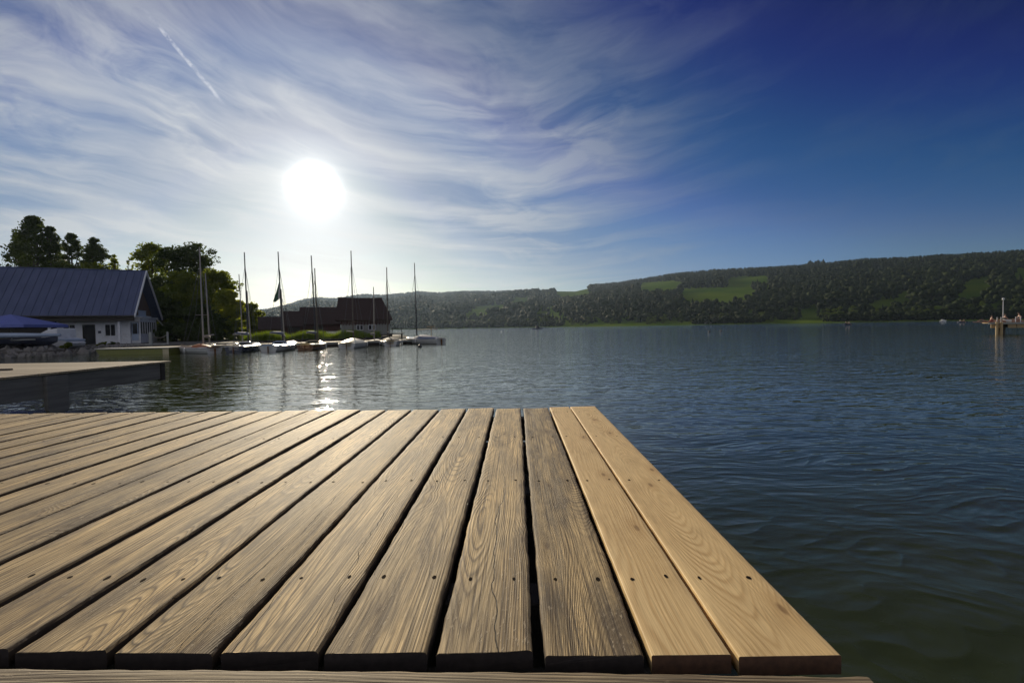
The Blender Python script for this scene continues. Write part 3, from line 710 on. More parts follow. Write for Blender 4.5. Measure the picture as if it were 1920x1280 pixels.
# ------------------------------------------------------------------ the jetty on the left
def jetty():
    root = empty('timber_jetty', (0, 0, 0), 0, 'broad timber jetty with grey side beam and hanging fender board on the calm water', 'jetty')
    T = 0.70; xe = -6.78
    m = MB()
    y = 4.2; r = random.Random(5)
    while y < 8.75:       # boards run across, seen edge-on
        w = 0.145; m.box(-11.5 + r.uniform(-.02, .02), xe + r.uniform(-.012, .012), y, y + w - 0.008, T - 0.03 + r.uniform(-.002, .002), T + r.uniform(-.002, .003)); y += w
    m.build('decking', M['jetty_wood'], root, 0.003)
    m = MB(); m.box(xe - 0.08, xe - 0.03, 4.2, 6.52, T - 0.36, T - 0.034); m.build('side_beam', M['grey_wood'], root, 0.005)
    m = MB(); m.box(xe - 0.085, xe - 0.035, 6.526, 8.60, T - 0.33, T - 0.034); m.build('side_beam', M['grey_wood'], root, 0.005)
    m = MB(); m.box(xe - 0.10, xe - 0.02, 8.605, 8.70, T - 0.36, T - 0.036); m.build('corner_post', M['dark_wood'], root)
    m = MB(); m.box(-11.4, xe - 0.105, 8.60, 8.66, T - 0.33, T - 0.034); m.build('end_beam', M['grey_wood'], root, 0.005)
    m = MB(); yc = atY(104, 700, 1).y; P = 6.60
    poly = [(P - 0.16, T - 0.05), (P - 0.16, 0.17), (P - 0.13, 0.12), (P - 0.07, 0.095), (P + 0.07, 0.095), (P + 0.13, 0.12), (P + 0.16, 0.17), (P + 0.16, T - 0.05)]
    m.prism(poly, 'x', xe - 0.028, xe + 0.03); m.build('fender_board', M['grey_wood'], root, 0.006)
    for yy in (5.0, 7.9):
        for xx in (-9.4, -11.0):
            m = MB(); m.lathe([(0.10, -3.0), (0.10, T - 0.035)], (xx, yy, 0), 14); m.build('post', M['dark_wood'], root)
    m = MB(); m.box(-11.3, -6.87, 5.2, 5.3, T - 0.3, T - 0.035); m.box(-11.3, -6.87, 7.1, 7.2, T - 0.3, T - 0.035); m.build('cross_beam', M['dark_wood'], root)
    b = MB(); b.prism([(-0.045, 0), (0.045, 0), (0.03, 0.05), (-0.03, 0.05)], 'x', -0.75, 0.75); o = b.build('wooden_batten', M['dark_wood'], None, 0.01)
    o.location = (-8.6, 7.05, T + 0.004); o.scale = (.8, .7, .5); o.rotation_euler.z = 0.1
    tag(o, 'short dark batten lying on the boards of the jetty', 'batten')
jetty()

# ------------------------------------------------------------------ land on the left
def land():
    shore = [(-90, 14), (-45, 17), (-29.5, 24.6), (-28.0, 26.6), (-28.4, 30.5), (-27.0, 34.0), (-24.5, 35.5), (-23.3, 38.5), (-21.0, 40.5), (-16.0, 44.5), (-13.8, 46.5), (-15, 50), (-14.8, 63), (-18, 72), (-40, 110), (-90, 160), (-260, 120), (-260, 14)]
    m = MB(); cx, cy = -60, 50
    def ring(k, z): return [(cx + (x - cx) * k, cy + (y - cy) * k, z) for x, y in shore]
    R = [[(x + 0.9 * (1 if x > cx else -1) * (0.6 if i > 1 else 0), y - 0.6 * (y < 40), -1.5) for i, (x, y) in enumerate(shore)], [(x, y, 0.05) for x, y in shore], ring(0.985, 0.32), ring(0.9, 0.36)]
    n = len(shore); V = sum(R, [])
    Fs = [(k * n + i, k * n + (i + 1) % n, (k + 1) * n + (i + 1) % n, (k + 1) * n + i) for k in range(3) for i in range(n)] + [tuple(3 * n + i for i in range(n))]
    m.add(V, Fs); tag(m.build('shore_land', M['bank']), kind='structure')
    m = MB(); m.add([(x, y, 0.372) for x, y in [(-23.5, 41.2), (-20.5, 43), (-16.5, 46.5), (-17, 49), (-24, 60), (-60, 80), (-90, 60), (-60, 50), (-30, 47)]], [tuple(range(9))])
    tag(m.build('meadow_grass', M['grassland']), kind='structure')
land()
def rubble():
    r = random.Random(3); m = MB()
    bm = bmesh.new(); bmesh.ops.create_icosphere(bm, subdivisions=2, radius=1); base = [v.co.copy() for v in bm.verts]; fs = [tuple(v.index for v in f.verts) for f in bm.faces]; bm.free()
    line = [(-45, 17.2), (-36.5, 21.2), (-29.5, 24.8), (-28.0, 26.8), (-28.4, 30.7), (-27.0, 34.0)]
    for i in range(420):
        k = r.random() * (len(line) - 1); a = int(k); f = k - a
        x = line[a][0] + (line[a + 1][0] - line[a][0]) * f; y = line[a][1] + (line[a + 1][1] - line[a][1]) * f
        s = r.uniform(0.08, 0.34); d = r.uniform(-0.6, 1.4); nx, ny = (-.55, .83) if a < 2 else (-1, .1)
        x += nx * d; y += ny * d; z = 0.02 + max(0, d) * 0.24
        q = Euler((r.uniform(0, 6), r.uniform(0, 6), r.uniform(0, 6))).to_matrix(); sx, sy, sz = s * r.uniform(.7, 1.5), s * r.uniform(.6, 1.1), s * r.uniform(.4, .8)
        ph = r.uniform(0, 9)
        V = []
        for v in base:
            c = Vector((v.x * sx, v.y * sy, v.z * sz)) * (0.85 + 0.25 * math.sin(v.x * 3 + ph) * math.cos(v.y * 4 + ph))
            c = q @ c; V.append((x + c.x, y + c.y, z + c.z))
        m.add(V, fs)
    tag(m.build('shore_rubble', M['rock']), 'grey rubble stones piled along the water in front of the boathouse', 'rubble', kind='stuff')
rubble()
def reeds():
    r = np.random.default_rng(9); n = 15000
    k = r.uniform(0, 1, n)
    ax = np.interp(k, [0, .3, .75, 1], [-24.5, -21.2, -16.6, -14.2]); ay = np.interp(k, [0, .3, .75, 1], [40.3, 41.9, 45.6, 47.5])
    d = r.uniform(0, 3.0, n); x = ax - 0.55 * d; y = ay + 0.85 * d
    h = r.uniform(0.35, 0.8, n) + 0.25 * np.sin(x * 2.1); w = r.uniform(0.02, 0.045, n); th = r.uniform(0, 6.28, n)
    lx, ly = r.normal(0, .13, n), r.normal(0, .13, n)
    V = np.stack([np.stack([x - w * np.cos(th), y - w * np.sin(th), 0.33 + 0 * x], -1), np.stack([x + w * np.cos(th), y + w * np.sin(th), 0.33 + 0 * x], -1),
                  np.stack([x + lx, y + ly, 0.33 + h], -1)], 1).reshape(-1, 3)
    o = npmesh('reed_grass', V, np.arange(3 * n).reshape(-1, 3), M['reed'], col=np.repeat(r.random(n), 3))
    tag(o, 'bright green reeds growing along the bank in front of the red sheds', 'reeds', kind='stuff')
reeds()
def bulkhead():
    m = MB(); pts = [(-23.6, 38.7), (-21.2, 40.4), (-16.2, 44.2), (-13.9, 46.1)]
    for (x0, y0), (x1, y1) in zip(pts, pts[1:]):
        L = math.hypot(x1 - x0, y1 - y0); a = math.atan2(y1 - y0, x1 - x0); n = int(L / 0.22)
        for i in range(n):
            t = (i + .5) / n; x = x0 + (x1 - x0) * t; y = y0 + (y1 - y0) * t
            m.box(x - .1, x + .1, y - .04, y + .04, -1, 0.42 + random.uniform(-.03, .05), 0, a)
    o = m.build('timber_bulkhead', M['dark_wood']); tag(o, 'dark timber bulkhead holding the bank below the reeds', 'bulkhead')
bulkhead()

# ------------------------------------------------------------------ the boathouse with the blue roof
def roof_mat():
    m, g, p, out = material('blue_grey_sheet_roof')
    co = g.new('ShaderNodeTexCoord').outputs['Object']; x, y, z = g.xyz(co)
    n = g.noise(g.mapping(co, (1, 0.3, 0.3)), 2.0, 5)
    st = g.m('FRACT', g.m('MULTIPLY', x, 1.8182))
    line = g.mr(g.m('ABSOLUTE', g.m('SUBTRACT', st, 0.5)), 0.0, 0.10, 1.0, 0.0)
    c = g.mix(g.mr(n, 0.3, 0.7), (0.045, 0.063, 0.135), (0.07, 0.090, 0.18)); c = g.mix(g.m('MULTIPLY', line, 0.30), c, (0.03, 0.04, 0.08))
    g.put(p.inputs['Base Color'], c); p.inputs['Roughness'].default_value = 0.55
    g.put(p.inputs['Normal'], g.bump(line, 0.8, 0.03)); return m
M['roof'] = roof_mat()
def boathouse():
    N = Vector((-33.8, 40.0, 0.0)); rz = math.atan2(0.423, 0.906)
    root = empty('boathouse', N, rz, 'white boathouse with long blue-grey roof and steep brown gable near the shore', 'boathouse')
    XL = -24.0; G0 = 0.30
    ez, rzz, bz = 2.85, 7.15, 2.75; ry, by = 3.75, 8.4
    m = MB(); prof = [(0, ez), (ry, rzz), (by, bz), (by, bz - .14), (ry, rzz - .16), (0, ez - .14)]
    m.prism(prof, 'x', XL, 0.0)
    roof = m.build('roof', M['roof'], root)
    m = MB()
    for k in range(43):
        x = -0.275 - 0.55 * k
        m.tube([(x, -0.0, ez + .02), (x, ry, rzz + .02)], 0.012, 5)
    m.tube([(XL, ry, rzz + .03), (0, ry, rzz + .03)], 0.06, 6)
    m.build('seam', M['roof'], roof)
    for (a, b) in (((-0.05, ez - .16), (ry, rzz - .15)), ((ry, rzz - .15), (by + .05, bz - .17))):
        m = MB(); m.prism([a, b, (b[0], b[1] + .22), (a[0], a[1] + .22)], 'x', 0.003, 0.11); m.build('bargeboard', M['white'], root)
    m = MB(); m.tube([(XL, -0.09, ez - .08), (0, -0.09, ez - .08)], 0.075, 8); m.build('gutter', M['dark_wood'], root)
    m = MB(); m.box(XL, -0.02, 0.02, 0.06, ez - .50, ez - .145); m.build('eave_shade', M['dark_wood'], root)  # dark strip added to paint the band of shade under the eave
    # front wall built round its openings
    wy = 1.0; top = 3.1
    ops = [(-5.25, -4.35, 0.98, 2.12), (-3.92, -3.05, G0, 2.08), (-2.42, -1.62, 1.02, 2.12)]
    m = MB(); xs_ = sorted({-20.0, -0.62} | {o[0] for o in ops} | {o[1] for o in ops})
    for a, b in zip(xs_, xs_[1:]):
        o = next((o for o in ops if o[0] <= a < o[1]), None)
        if a < -5.6: pass
        if o is None: m.box(a, b, wy, wy + .15, G0, top)
        else:
            m.box(a, b, wy, wy + .15, o[3], top)
            if o[2] > G0: m.box(a, b, wy, wy + .15, G0, o[2])
    m.build('front_wall', M['white'], root)
    m = MB(); m.box(-0.77, -0.62, wy + .152, 7.4, G0, 2.95); m.build('end_wall', M['white'], root)
    m = MB(); m.prism([(1.0, 2.953), (7.4, 2.953), (7.4, 3.4), (ry, rzz - .5), (1.0, 3.6)], 'x', -0.8, -0.68); m.build('gable_wall', M['gable_wood'], root)
    m = MB(); m.box(XL, -0.8, 7.4, 7.5, G0, 2.9); m.build('rear_wall', M['white'], root)
    m = MB(); m.box(-20, -5.6, wy - .006, wy - .002, G0, 2.7); m.build('veranda_shade', M['dark_wood'], root)  # dark sheet over the wall, standing in for the open veranda's shade
    for o in (ops[0], ops[2]):
        w = MB(); w.box(o[0] + .06, o[1] - .06, wy + .06, wy + .08, o[2] + .06, o[3] - .06); gl = w.build('window', M['glass'], root)
        f = MB(); t = .06
        f.box(o[0], o[0] + t, wy - .02, wy + .1, o[2], o[3]); f.box(o[1] - t, o[1], wy - .02, wy + .1, o[2], o[3])
        f.box(o[0] + t, o[1] - t, wy - .02, wy + .1, o[3] - t, o[3]); f.box(o[0] + t, o[1] - t, wy - .03, wy + .1, o[2], o[2] + t)
        xm = (o[0] + o[1]) / 2; f.box(xm - .02, xm + .02, wy + .02, wy + .055, o[2] + t, o[3] - t); f.build('frame', M['white'], gl)
    d = MB(); o = ops[1]; d.box(o[0] + .05, o[1] - .05, wy + .09, wy + .13, G0, o[3] - .04); dr = d.build('door', M['glass'], root)
    f = MB(); f.box(o[0], o[0] + .05, wy - .01, wy + .12, G0, o[3]); f.box(o[1] - .05, o[1], wy - .01, wy + .12, G0, o[3]); f.box(o[0] + .05, o[1] - .05, wy - .01, wy + .12, o[3] - .05, o[3]); f.build('frame', M['dark_wood'], dr)
    s = MB(); s.box(-2.86, -2.66, wy - .03, wy - .002, 1.3, 1.52); s.build('notice', M['gel_dark'], root)
    # scalloped trim and beam under the eave
    m = MB()
    for k in range(60): m.prism([(-8.4 + .14 * k, 2.62), (-8.4 + .14 * k + .13, 2.62), (-8.4 + .14 * k + .065, 2.47 + .03 * (k % 3))], 'y', 0.30, 0.32)
    m.box(-9, -0.8, 0.29, 0.33, 2.62, 2.68); m.build('eave_trim', M['dull_white'], root)
    m = MB()
    for x in (-1.28, -5.9, -10.5): m = MB(); m.box(x, x + .16, 0.25, 0.41, G0, 2.72); m.build('eave_post', M['white'], root)
    # glazed porch below the gable
    m = MB(); m.box(-0.62, 0.05, 1.3, 6.2, G0, 1.18); m.box(-0.62, 0.05, 1.3, 6.2, 2.30, 2.62); m.box(-0.62, 0.2, 1.2, 6.3, 2.63, 2.75)
    for k in range(8):
        y = 1.3 + 4.82 * k / 7; m.box(-0.05, 0.05, y, y + .09, 1.18, 2.30)
    m.build('porch', M['white'], root)
    for k in range(7):
        y = 1.3 + 4.82 * k / 7; w = MB(); w.box(-0.012, 0.006, y + .09, y + 4.82 / 7, 1.18, 2.30); w.build('porch_window', M['glass'], root)
    w = MB(); w.box(-0.57, -0.1, 1.27, 1.295, 0.6, 2.25); w.build('porch_door', M['gel_blue'], root)
    w = MB(); w.box(-0.5, -0.17, 1.24, 1.268, 1.2, 2.15); w.build('porch_window', M['glass'], root)
    b = MB(); b.box(-0.66, -0.05, 1.4, 3.6, 2.76, 2.82)
    for k in range(12): b.box(-.1, -.06, 1.45 + .18 * k, 1.52 + .18 * k, 2.82, 3.3)
    b.box(-.11, -.05, 1.4, 3.6, 3.3, 3.36); b.build('balcony', M['gel_blue'], root)
    w = MB(); w.box(-0.677, -0.66, 1.9, 2.6, 3.3, 4.1); w.build('gable_window', M['glass'], root)
    m = MB(); m.tube([(0.1, 6.1, 2.7), (1.7, 6.9, 0.35)], 0.05, 6); m.build('brace', M['dull_white'], root)
boathouse()

def shore_objects():
    # blue awning: a big square parasol
    P = atY(22, hz_at(22), 32.0)
    r = empty('market_parasol', (P.x, P.y, 0.33), 0.25, 'big blue-violet parasol beside the boathouse wall', 'parasol')
    zr, zt = 1.66, 2.42; n = 4; R_ = 3.0
    m = MB(); ring = [(R_ * math.cos(math.pi / 4 + k * math.pi / 2), R_ * math.sin(math.pi / 4 + k * math.pi / 2), zr) for k in range(4)]
    ringl = [(x, y, zr - .2) for x, y, z in ring]
    m.add(ring + ringl + [(0, 0, zt)] + [(x * .98, y * .98, z - .02) for x, y, z in ring] + [(0, 0, zt - .03)],
          [(k, (k + 1) % 4, 8) for k in range(4)] + [(k, k + 4, (k + 1) % 4 + 4, (k + 1) % 4) for k in range(4)] + [(9 + (k + 1) % 4, 9 + k, 13) for k in range(4)])
    m.build('canopy', M['awning'], r)
    m = MB(); m.tube([(0, 0, 0), (0, 0, zt - .04)], 0.045, 8); m.build('pole', M['dull_white'], r)
    m = MB(); m.lathe([(0, 0), (0.4, 0), (0.4, .08), (0, .09)], (0, 0, 0), 12); m.build('base', M['dark_wood'], r)
    # covered boat on the bank
    P = atY(-10, 640, 27.5)
    r = empty('covered_boat', (P.x, 27.5, 0.30), 0.18, 'long dark boat under a pale blue rolled cover on the bank', 'boat')
    m = MB(); st = [(-3.6, .5, 0.35, .75), (-2, .8, .2, .72), (0, .85, .15, .70), (1.8, .7, .2, .74), (2.9, .35, .3, .8), (3.35, .03, .5, .88)]
    V = []; 
    for x, b, zk, zs in st: V += [(x, -b, zs), (x, -b * .8, (zs + zk) / 2), (x, 0, zk), (x, b * .8, (zs + zk) / 2), (x, b, zs)]
    Fq = [(i * 5 + k, i * 5 + k + 1, (i + 1) * 5 + k + 1, (i + 1) * 5 + k) for i in range(5) for k in range(4)] + [(0, 1, 2, 3, 4), (25, 26, 27, 28, 29)[::-1]] + [(i * 5, (i + 1) * 5, (i + 1) * 5 + 4, i * 5 + 4) for i in range(5)]
    m.add(V, Fq); m.build('hull', M['gel_dark'], r, 0.02)
    m = MB(); m.tube([(-3.7, -.1, .95), (-1, -.12, .98), (1.5, -.08, .95), (3.5, 0, .93)], [.16, .17, .15, .09], 10); m.build('cover', M['gel_blue'], r, smooth=True)
    for x0, w0 in ((-2.2, .75), (1.4, .65)): m = MB(); m.box(x0, x0 + .2, -w0, w0, 0, .31); m.build('cradle', M['dark_wood'], r)
    m = MB(); m.tube([(-3.4, -.86, .62), (2.6, -.62, .68)], 0.035, 6); m.build('rubbing_strake', M['dull_white'], r)
    # white hull with high back
    Y = 29.0; pts = [(74, 625), (86, 619), (103, 615.5), (106, 616), (108, 635), (118, 637), (127, 643), (123, 649), (108, 655), (84, 655)]
    c = atY(100, 655, Y); c.z = 0.30
    r = empty('pedal_boat', (c.x, Y, 0.30), 0, 'white moulded boat with a tall slanted stern standing on the bank', 'boat')
    pl = [(atY(a, b, Y).x - c.x, max(0.0, atY(a, b, Y).z - .30)) for a, b in pts]
    m = MB(); m.prism(pl, 'y', 0, 1.3); m.build('hull', M['white'], r, 0.05)
    m = MB(); m.prism([(pl[4][0], pl[4][1] + .01), (pl[6][0] - .1, pl[6][1] + .22), (pl[6][0] - .1, pl[6][1] + .12), (pl[4][0], pl[4][1] - .1)], 'y', -.02, 1.32); m.build('deck_trim', M['gel_blue'], r)
    for i, (px, top, w, Y, lab) in enumerate([(122, 642, 34, 27.6, 'small green-brown bush in front of the white moulded boat'), (193, 641, 24, 33.5, 'small bush below the boathouse window'),
                                              (214, 641, 22, 34.0, 'small reddish bush next to the porch'), (152, 645, 16, 32.0, 'tiny bush in front of the dark door')]):
        tree_px('bush', px, top, w, Y, M['leaf_mid' if i != 2 else 'leaf_dark'], lab, 300 + i * 5, trunk=0.0, n=900, clumps=14, leaf=0.055, cat='bush')
    # rope fence
    r = empty('rope_fence', (0, 0, 0), 0, 'low fence of two posts with sagging rope beside the porch', 'fence')
    A = atY(283, 650, 34.5); B = atY(315, 648, 35.2)
    for Q, w in ((A, .11), (B, .07)):
        m = MB(); m.lathe([(w, .25), (w, 1.25), (w * .6, 1.32), (0, 1.33)], (Q.x, Q.y, 0), 10); m.build('post', M['dull_white'], r)
    m = MB(); a, b = Vector((A.x, A.y, 1.15)), Vector((B.x, B.y, 1.15)); m.tube([a.lerp(b, t / 8) - Vector((0, 0, .28 * (1 - (t / 4 - 1) ** 2))) for t in range(9)], .02, 6)
    c2 = Vector((-24.0, 37.6, .9)); m.build('rope', M['rope'], r)
    # flower chairs and tables on the terrace by the porch: a low parapet
    m = MB(); P0 = atY(222, 648, 35.0); P1 = atY(318, 648, 35.4); m.box(P0.x, P1.x, 35.0, 35.35, .2, .42); o = m.build('terrace_edge', M['dull_white'], None, .02); tag(o, 'low pale kerb edging the terrace before the porch', 'kerb')
shore_objects()

# ------------------------------------------------------------------ floating walkway and the boats
def walkway():
    a, b = Vector((-25.3, 27.75, 0)), Vector((-8.7, 37.3, 0)); L = (b - a).length; rz = math.atan2(b.y - a.y, b.x - a.x)
    r = empty('floating_walkway', a, rz, 'long low pale walkway floating behind the moored sailboats', 'walkway')
    m = MB(); x = 0
    while x < L: m.box(x, x + .14, -.65, .65, .33, .36 + random.uniform(0, .004)); x += .15
    m.build('decking', M['jetty_wood'], r)
    m = MB(); m.box(0, L, -.62, -.56, .20, .328); m.box(0, L, .56, .62, .20, .328); m.build('side_beam', M['dull_white'], r)
    for k in range(7):
        m = MB(); m.box(.6 + k * 3, 2.0 + k * 3, -.5, .5, -.3, .2); m.build('float', M['dark_wood'], r, .05)
walkway()

def vessel(name, px, py, L, B, rz, hull, deck, label, masts, cover=None, style='day', fb=0.45, group=None, scale=1.0):
    """a small keelboat or dinghy lying stern-on; masts given by photograph pixels of foot and tip"""
    fb *= 0.85; P = atZ(px, py, 0.0)
    r = empty(name, P, rz, label, 'sailboat' if masts else 'boat', group)
    # stations from stern (y=-L/2) to bow (y=+L/2); bow points away from the camera when rz=0
    S_ = [(-.5, .62, .95), (-.3, .86, .92), (-.05, 1.0, .92), (.2, .88, .98), (.38, .52, 1.08), (.47, .2, 1.16), (.5, .02, 1.2)]
    V = []; K = 7
    for t, b, s in S_:
        b *= B / 2; y = t * L; zs = fb * s; zk = -0.12 * (1 - max(0, (t - .3) / .2) ** 2) - .02
        V += [(-b, y, zs), (-b * .98, y, zs * .55), (-b * .84, y, zs * .05), (0, y, zk), (b * .84, y, zs * .05), (b * .98, y, zs * .55), (b, y, zs)]
    n = len(S_)
    m = MB(); m.add(V, [(i * K + k, i * K + k + 1, (i + 1) * K + k + 1, (i + 1) * K + k) for i in range(n - 1) for k in range(K - 1)] + [tuple(range(K)), tuple((n - 1) * K + k for k in range(K - 1, -1, -1))])
    hu = m.build('hull', hull, r, smooth=False)
    # deck with cockpit well
    m = MB(); DV = []
    for t, b, s in S_:
        b *= B / 2; y = t * L; c = 0.05 * (b > .1)
        DV += [(-b, y, fb * s + .002), (-b * .55, y, fb * s + .03 + c), (b * .55, y, fb * s + .03 + c), (b, y, fb * s + .002)]
    Fd = []
    for i in range(n - 1):
        for k in range(3):
            if k == 1 and i in (0, 1): continue
            Fd.append((i * 4 + k, i * 4 + k + 1, (i + 1) * 4 + k + 1, (i + 1) * 4 + k))
    Fd.append((0, 1, 2, 3)); m.add(DV, Fd)
    wz = 0.12; i2 = 2 * 4
    W = [DV[1], DV[2], DV[i2 + 2], DV[i2 + 1]]; m.add(W + [(x, y, wz) for x, y, z in W], [(0, 1, 5, 4), (1, 2, 6, 5), (2, 3, 7, 6), (3, 0, 4, 7), (4, 5, 6, 7)])
    m.build('deck', deck, r)
    m = MB(); rub = [(x * 1.01, y, z + .0) for x, y, z in [V[i * K] for i in range(n)]]; rub2 = [(-x, y, z) for x, y, z in rub]
    m.tube(rub, .02, 5); m.tube(rub2, .02, 5); m.build('rubbing_strake', M['dull_white'] if hull is not M['varnish'] else M['varnish'], r)
    zd = fb * .95
    if style == 'cuddy':
        m = MB(); h = .26; q = [(-.32, zd), (-.26, zd + h * .75), (-.12, zd + h), (.12, zd + h), (.26, zd + h * .75), (.32, zd)]
        q = [(a * B, b) for a, b in q]; y0, y1 = -.02 * L, .30 * L
        A = [(x, y0, z) for x, z in q]; Bv = [(x * .55, y1, zd + (z - zd) * .35) for x, z in q]
        m.add(A + Bv, [(k, k + 1, 7 + k, 6 + k) for k in range(5)] + [(0, 1, 2, 3, 4, 5), (11, 10, 9, 8, 7, 6)]); cb = m.build('cabin', deck, r, .015)
        m = MB(); m.box(-.20 * B, .20 * B, y0 - .03, y0 - .004, zd - .05, zd + h * .72); m.build('hatch', M['glass'], cb)
    if cover is not None:
        m = MB(); A = []
        for t, hh in ((-.48, .08), (-.3, .20), (-.05, .33), (.1, .30), (.26, .07)):
            w = {-.48: .6, -.3: .8, -.05: .9, .1: .82, .26: .55}[t] * B / 2
            A += [(-w, t * L, zd), (-w * .75, t * L, zd + hh * .55), (0, t * L, zd + hh), (w * .75, t * L, zd + hh * .55), (w, t * L, zd)]
        m.add(A, [(i * 5 + k, i * 5 + k + 1, (i + 1) * 5 + k + 1, (i + 1) * 5 + k) for i in range(4) for k in range(4)] + [(0, 1, 2, 3, 4)[::-1], (20, 21, 22, 23, 24)])
        co_ = m.build('cover', cover, r, .01, True)
        if cover is M['orange_cover']: co_.scale = (.75, .5, .75); co_.location = (0, -.25, .10)
    m = MB(); m.box(-.02, .02, -.5 * L - .14, -.5 * L - .002, -.35, fb * .9); m.box(-.015, .015, -.5 * L - .06, -.5 * L + .55, fb * 1.02, fb * 1.08); m.build('rudder', M['varnish'], r)
    RI = Matrix.Rotation(-rz, 4, 'Z')
    for j, (fx, fy, tx, ty, mm, spr) in enumerate(masts):
        Y = P.y + (.10 * L if j == 0 else .3)
        a = atY(fx, fy, Y); b = atY(tx, ty, Y); a = a + (a - b).normalized() * max(0, (a.z - zd * .9) / max(.01, (b - a).normalized().z)) if a.z > zd else a
        la, lb_ = RI @ (a - P), RI @ (b - P)
        m = MB(); m.tube([la, la.lerp(lb_, .5), lb_], [.052, .046, .032], 8); ms = m.build('mast', mm, r)
        if spr:
            c = la.lerp(lb_, spr); s = RI @ Vector((.42, 0, 0)); m = MB(); m.tube([c - s, c + s], .014, 6); m.build('spreader', mm, ms)
        m = MB(); bow = Vector((0, .48 * L, fb * 1.15)); top = la.lerp(lb_, .86)
        m.tube([top, bow], .009, 4, cap=False)
        for sx in (-1, 1):
            e = Vector((sx * B * .47, .02 * L, zd)); 
            if spr: c = la.lerp(lb_, spr) + (RI @ Vector((.42 * sx, 0, 0))); m.tube([top, c, e], .008, 4, cap=False)
            else: m.tube([top, e], .008, 4, cap=False)
        m.build('stay', M['wire'], r)
        if j == 0:
            c = la.lerp(lb_, .12); e = Vector((c.x * .4, -.42 * L, c.z + .08)); m = MB(); m.tube([c, e], [.04, .035], 8)
            bo = m.build('boom', M['mast_light'], r)
            if cover is None:
                q = [c.lerp(e, t) + Vector((0, 0, .05)) for t in (.02, .2, .5, .8, .97)]; m = MB(); m.tube(q, [.10, .10, .085, .07, .03], 8); m.build('sail_cover', M['blue_cover'] if style == 'cuddy' else M['barn_wall'], bo, smooth=True)
    for sx in (-1, 1):
        m = MB(); x = sx * (B / 2 + .07); m.lathe([(0.001, -.17), (.05, -.14), (.065, 0), (.05, .14), (.001, .17)], (x * .97, -.02 * L, fb * .55), 8); m.build('fender', M['gel'], r, smooth=True)
    m = MB(); m.tube([(0, .49 * L, fb * 1.1), (0.2, .62 * L, .5), (.3, .78 * L, .38)], .012, 5); m.build('mooring_line', M['rope'], r)
    return r, P

ZR = math.radians
vessel('sailing_dinghy', 371, 661, 3.6, 1.45, ZR(62), M['gel'], M['varnish'], 'white dinghy with orange cover and pale mast beside the olive barge',
       [(381.3, 641, 374, 463, M['mast_light'], .33)], M['orange_cover'], fb=.36)
vessel('sailing_dinghy', 389, 656, 3.4, 1.3, ZR(25), M['gel_cream'], M['gel'], 'cream dinghy half hidden behind the orange covered one',
       [(393, 643, 385, 512, M['mast_light'], 0)], None, fb=.33)
vessel('sailboat', 461, 657.5, 4.3, 1.55, ZR(14), M['gel_dark'], M['gel'], 'dark hulled sailboat with white cabin and tall leaning mast, next to the reeds',
       [(465.5, 634, 458, 473, M['mast_dark'], 0)], None, 'cuddy', .42)
vessel('sailing_dinghy', 452, 649.5, 3.4, 1.3, ZR(10), M['gel'], M['gel'], 'small white dinghy with short mast tucked behind the dark hulled sailboat',
       [(455, 638, 448, 514, M['mast_light'], 0), (469.8, 630, 463.3, 545, M['mast_light'], 0)], None, 'day', .35)
b3, P3 = vessel('sailboat', 526, 656, 4.3, 1.6, ZR(10), M['gel'], M['gel_blue'], 'white sailboat with a green and white flag drooping from its mast',
       [(530, 634, 521.3, 472, M['mast_dark'], 0)], None, 'cuddy', .42)
vessel('sailing_dinghy', 541, 648.5, 3.2, 1.25, ZR(12), M['gel_cream'], M['gel'], 'small cream dinghy close behind the flagged sailboat',
       [(533.3, 637, 527, 542, M['mast_light'], 0)], None, 'day', .33)
vessel('sailboat', 587, 653.5, 4.4, 1.6, ZR(12), M['varnish'], M['gel_cream'], 'varnished brown sailboat with dark hatch and the tallest pair of masts',
       [(592, 637, 583.5, 479, M['mast_dark'], 0), (595.5, 637, 590, 503, M['mast'], 0)], None, 'cuddy', .40)
vessel('sailboat', 664, 650.5, 4.6, 1.75, ZR(8), M['gel'], M['gel_cream'], 'white sailboat with a cream tent-like cover before the dark boathouse',
       [(662.8, 634, 658, 470, M['mast'], 0)], M['gel_cream'], 'day', .40)
vessel('sailing_dinghy', 701, 645.5, 3.4, 1.4, ZR(8), M['gel'], M['gel'], 'small white dinghy with a thin short mast between two sailboats',
       [(701.6, 634, 700.3, 538, M['mast_light'], 0)], None, 'day', .33)
vessel('sailboat', 733, 646.5, 4.0, 1.55, ZR(14), M['gel'], M['gel_cream'], 'white sailboat with dark cockpit cover under the end of the boathouse',
       [(727, 632, 725, 501, M['mast'], 0)], M['dark_cover'], 'day', .40)
b8, P8 = vessel('sailboat', 794, 644, 4.2, 1.75, ZR(52), M['gel'], M['gel'], 'white cabin sailboat with grey-blue cockpit cover at the outer end of the row',
       [(781.5, 625, 777, 493, M['mast_dark'], .49)], M['blue_cover'], 'day', .50)
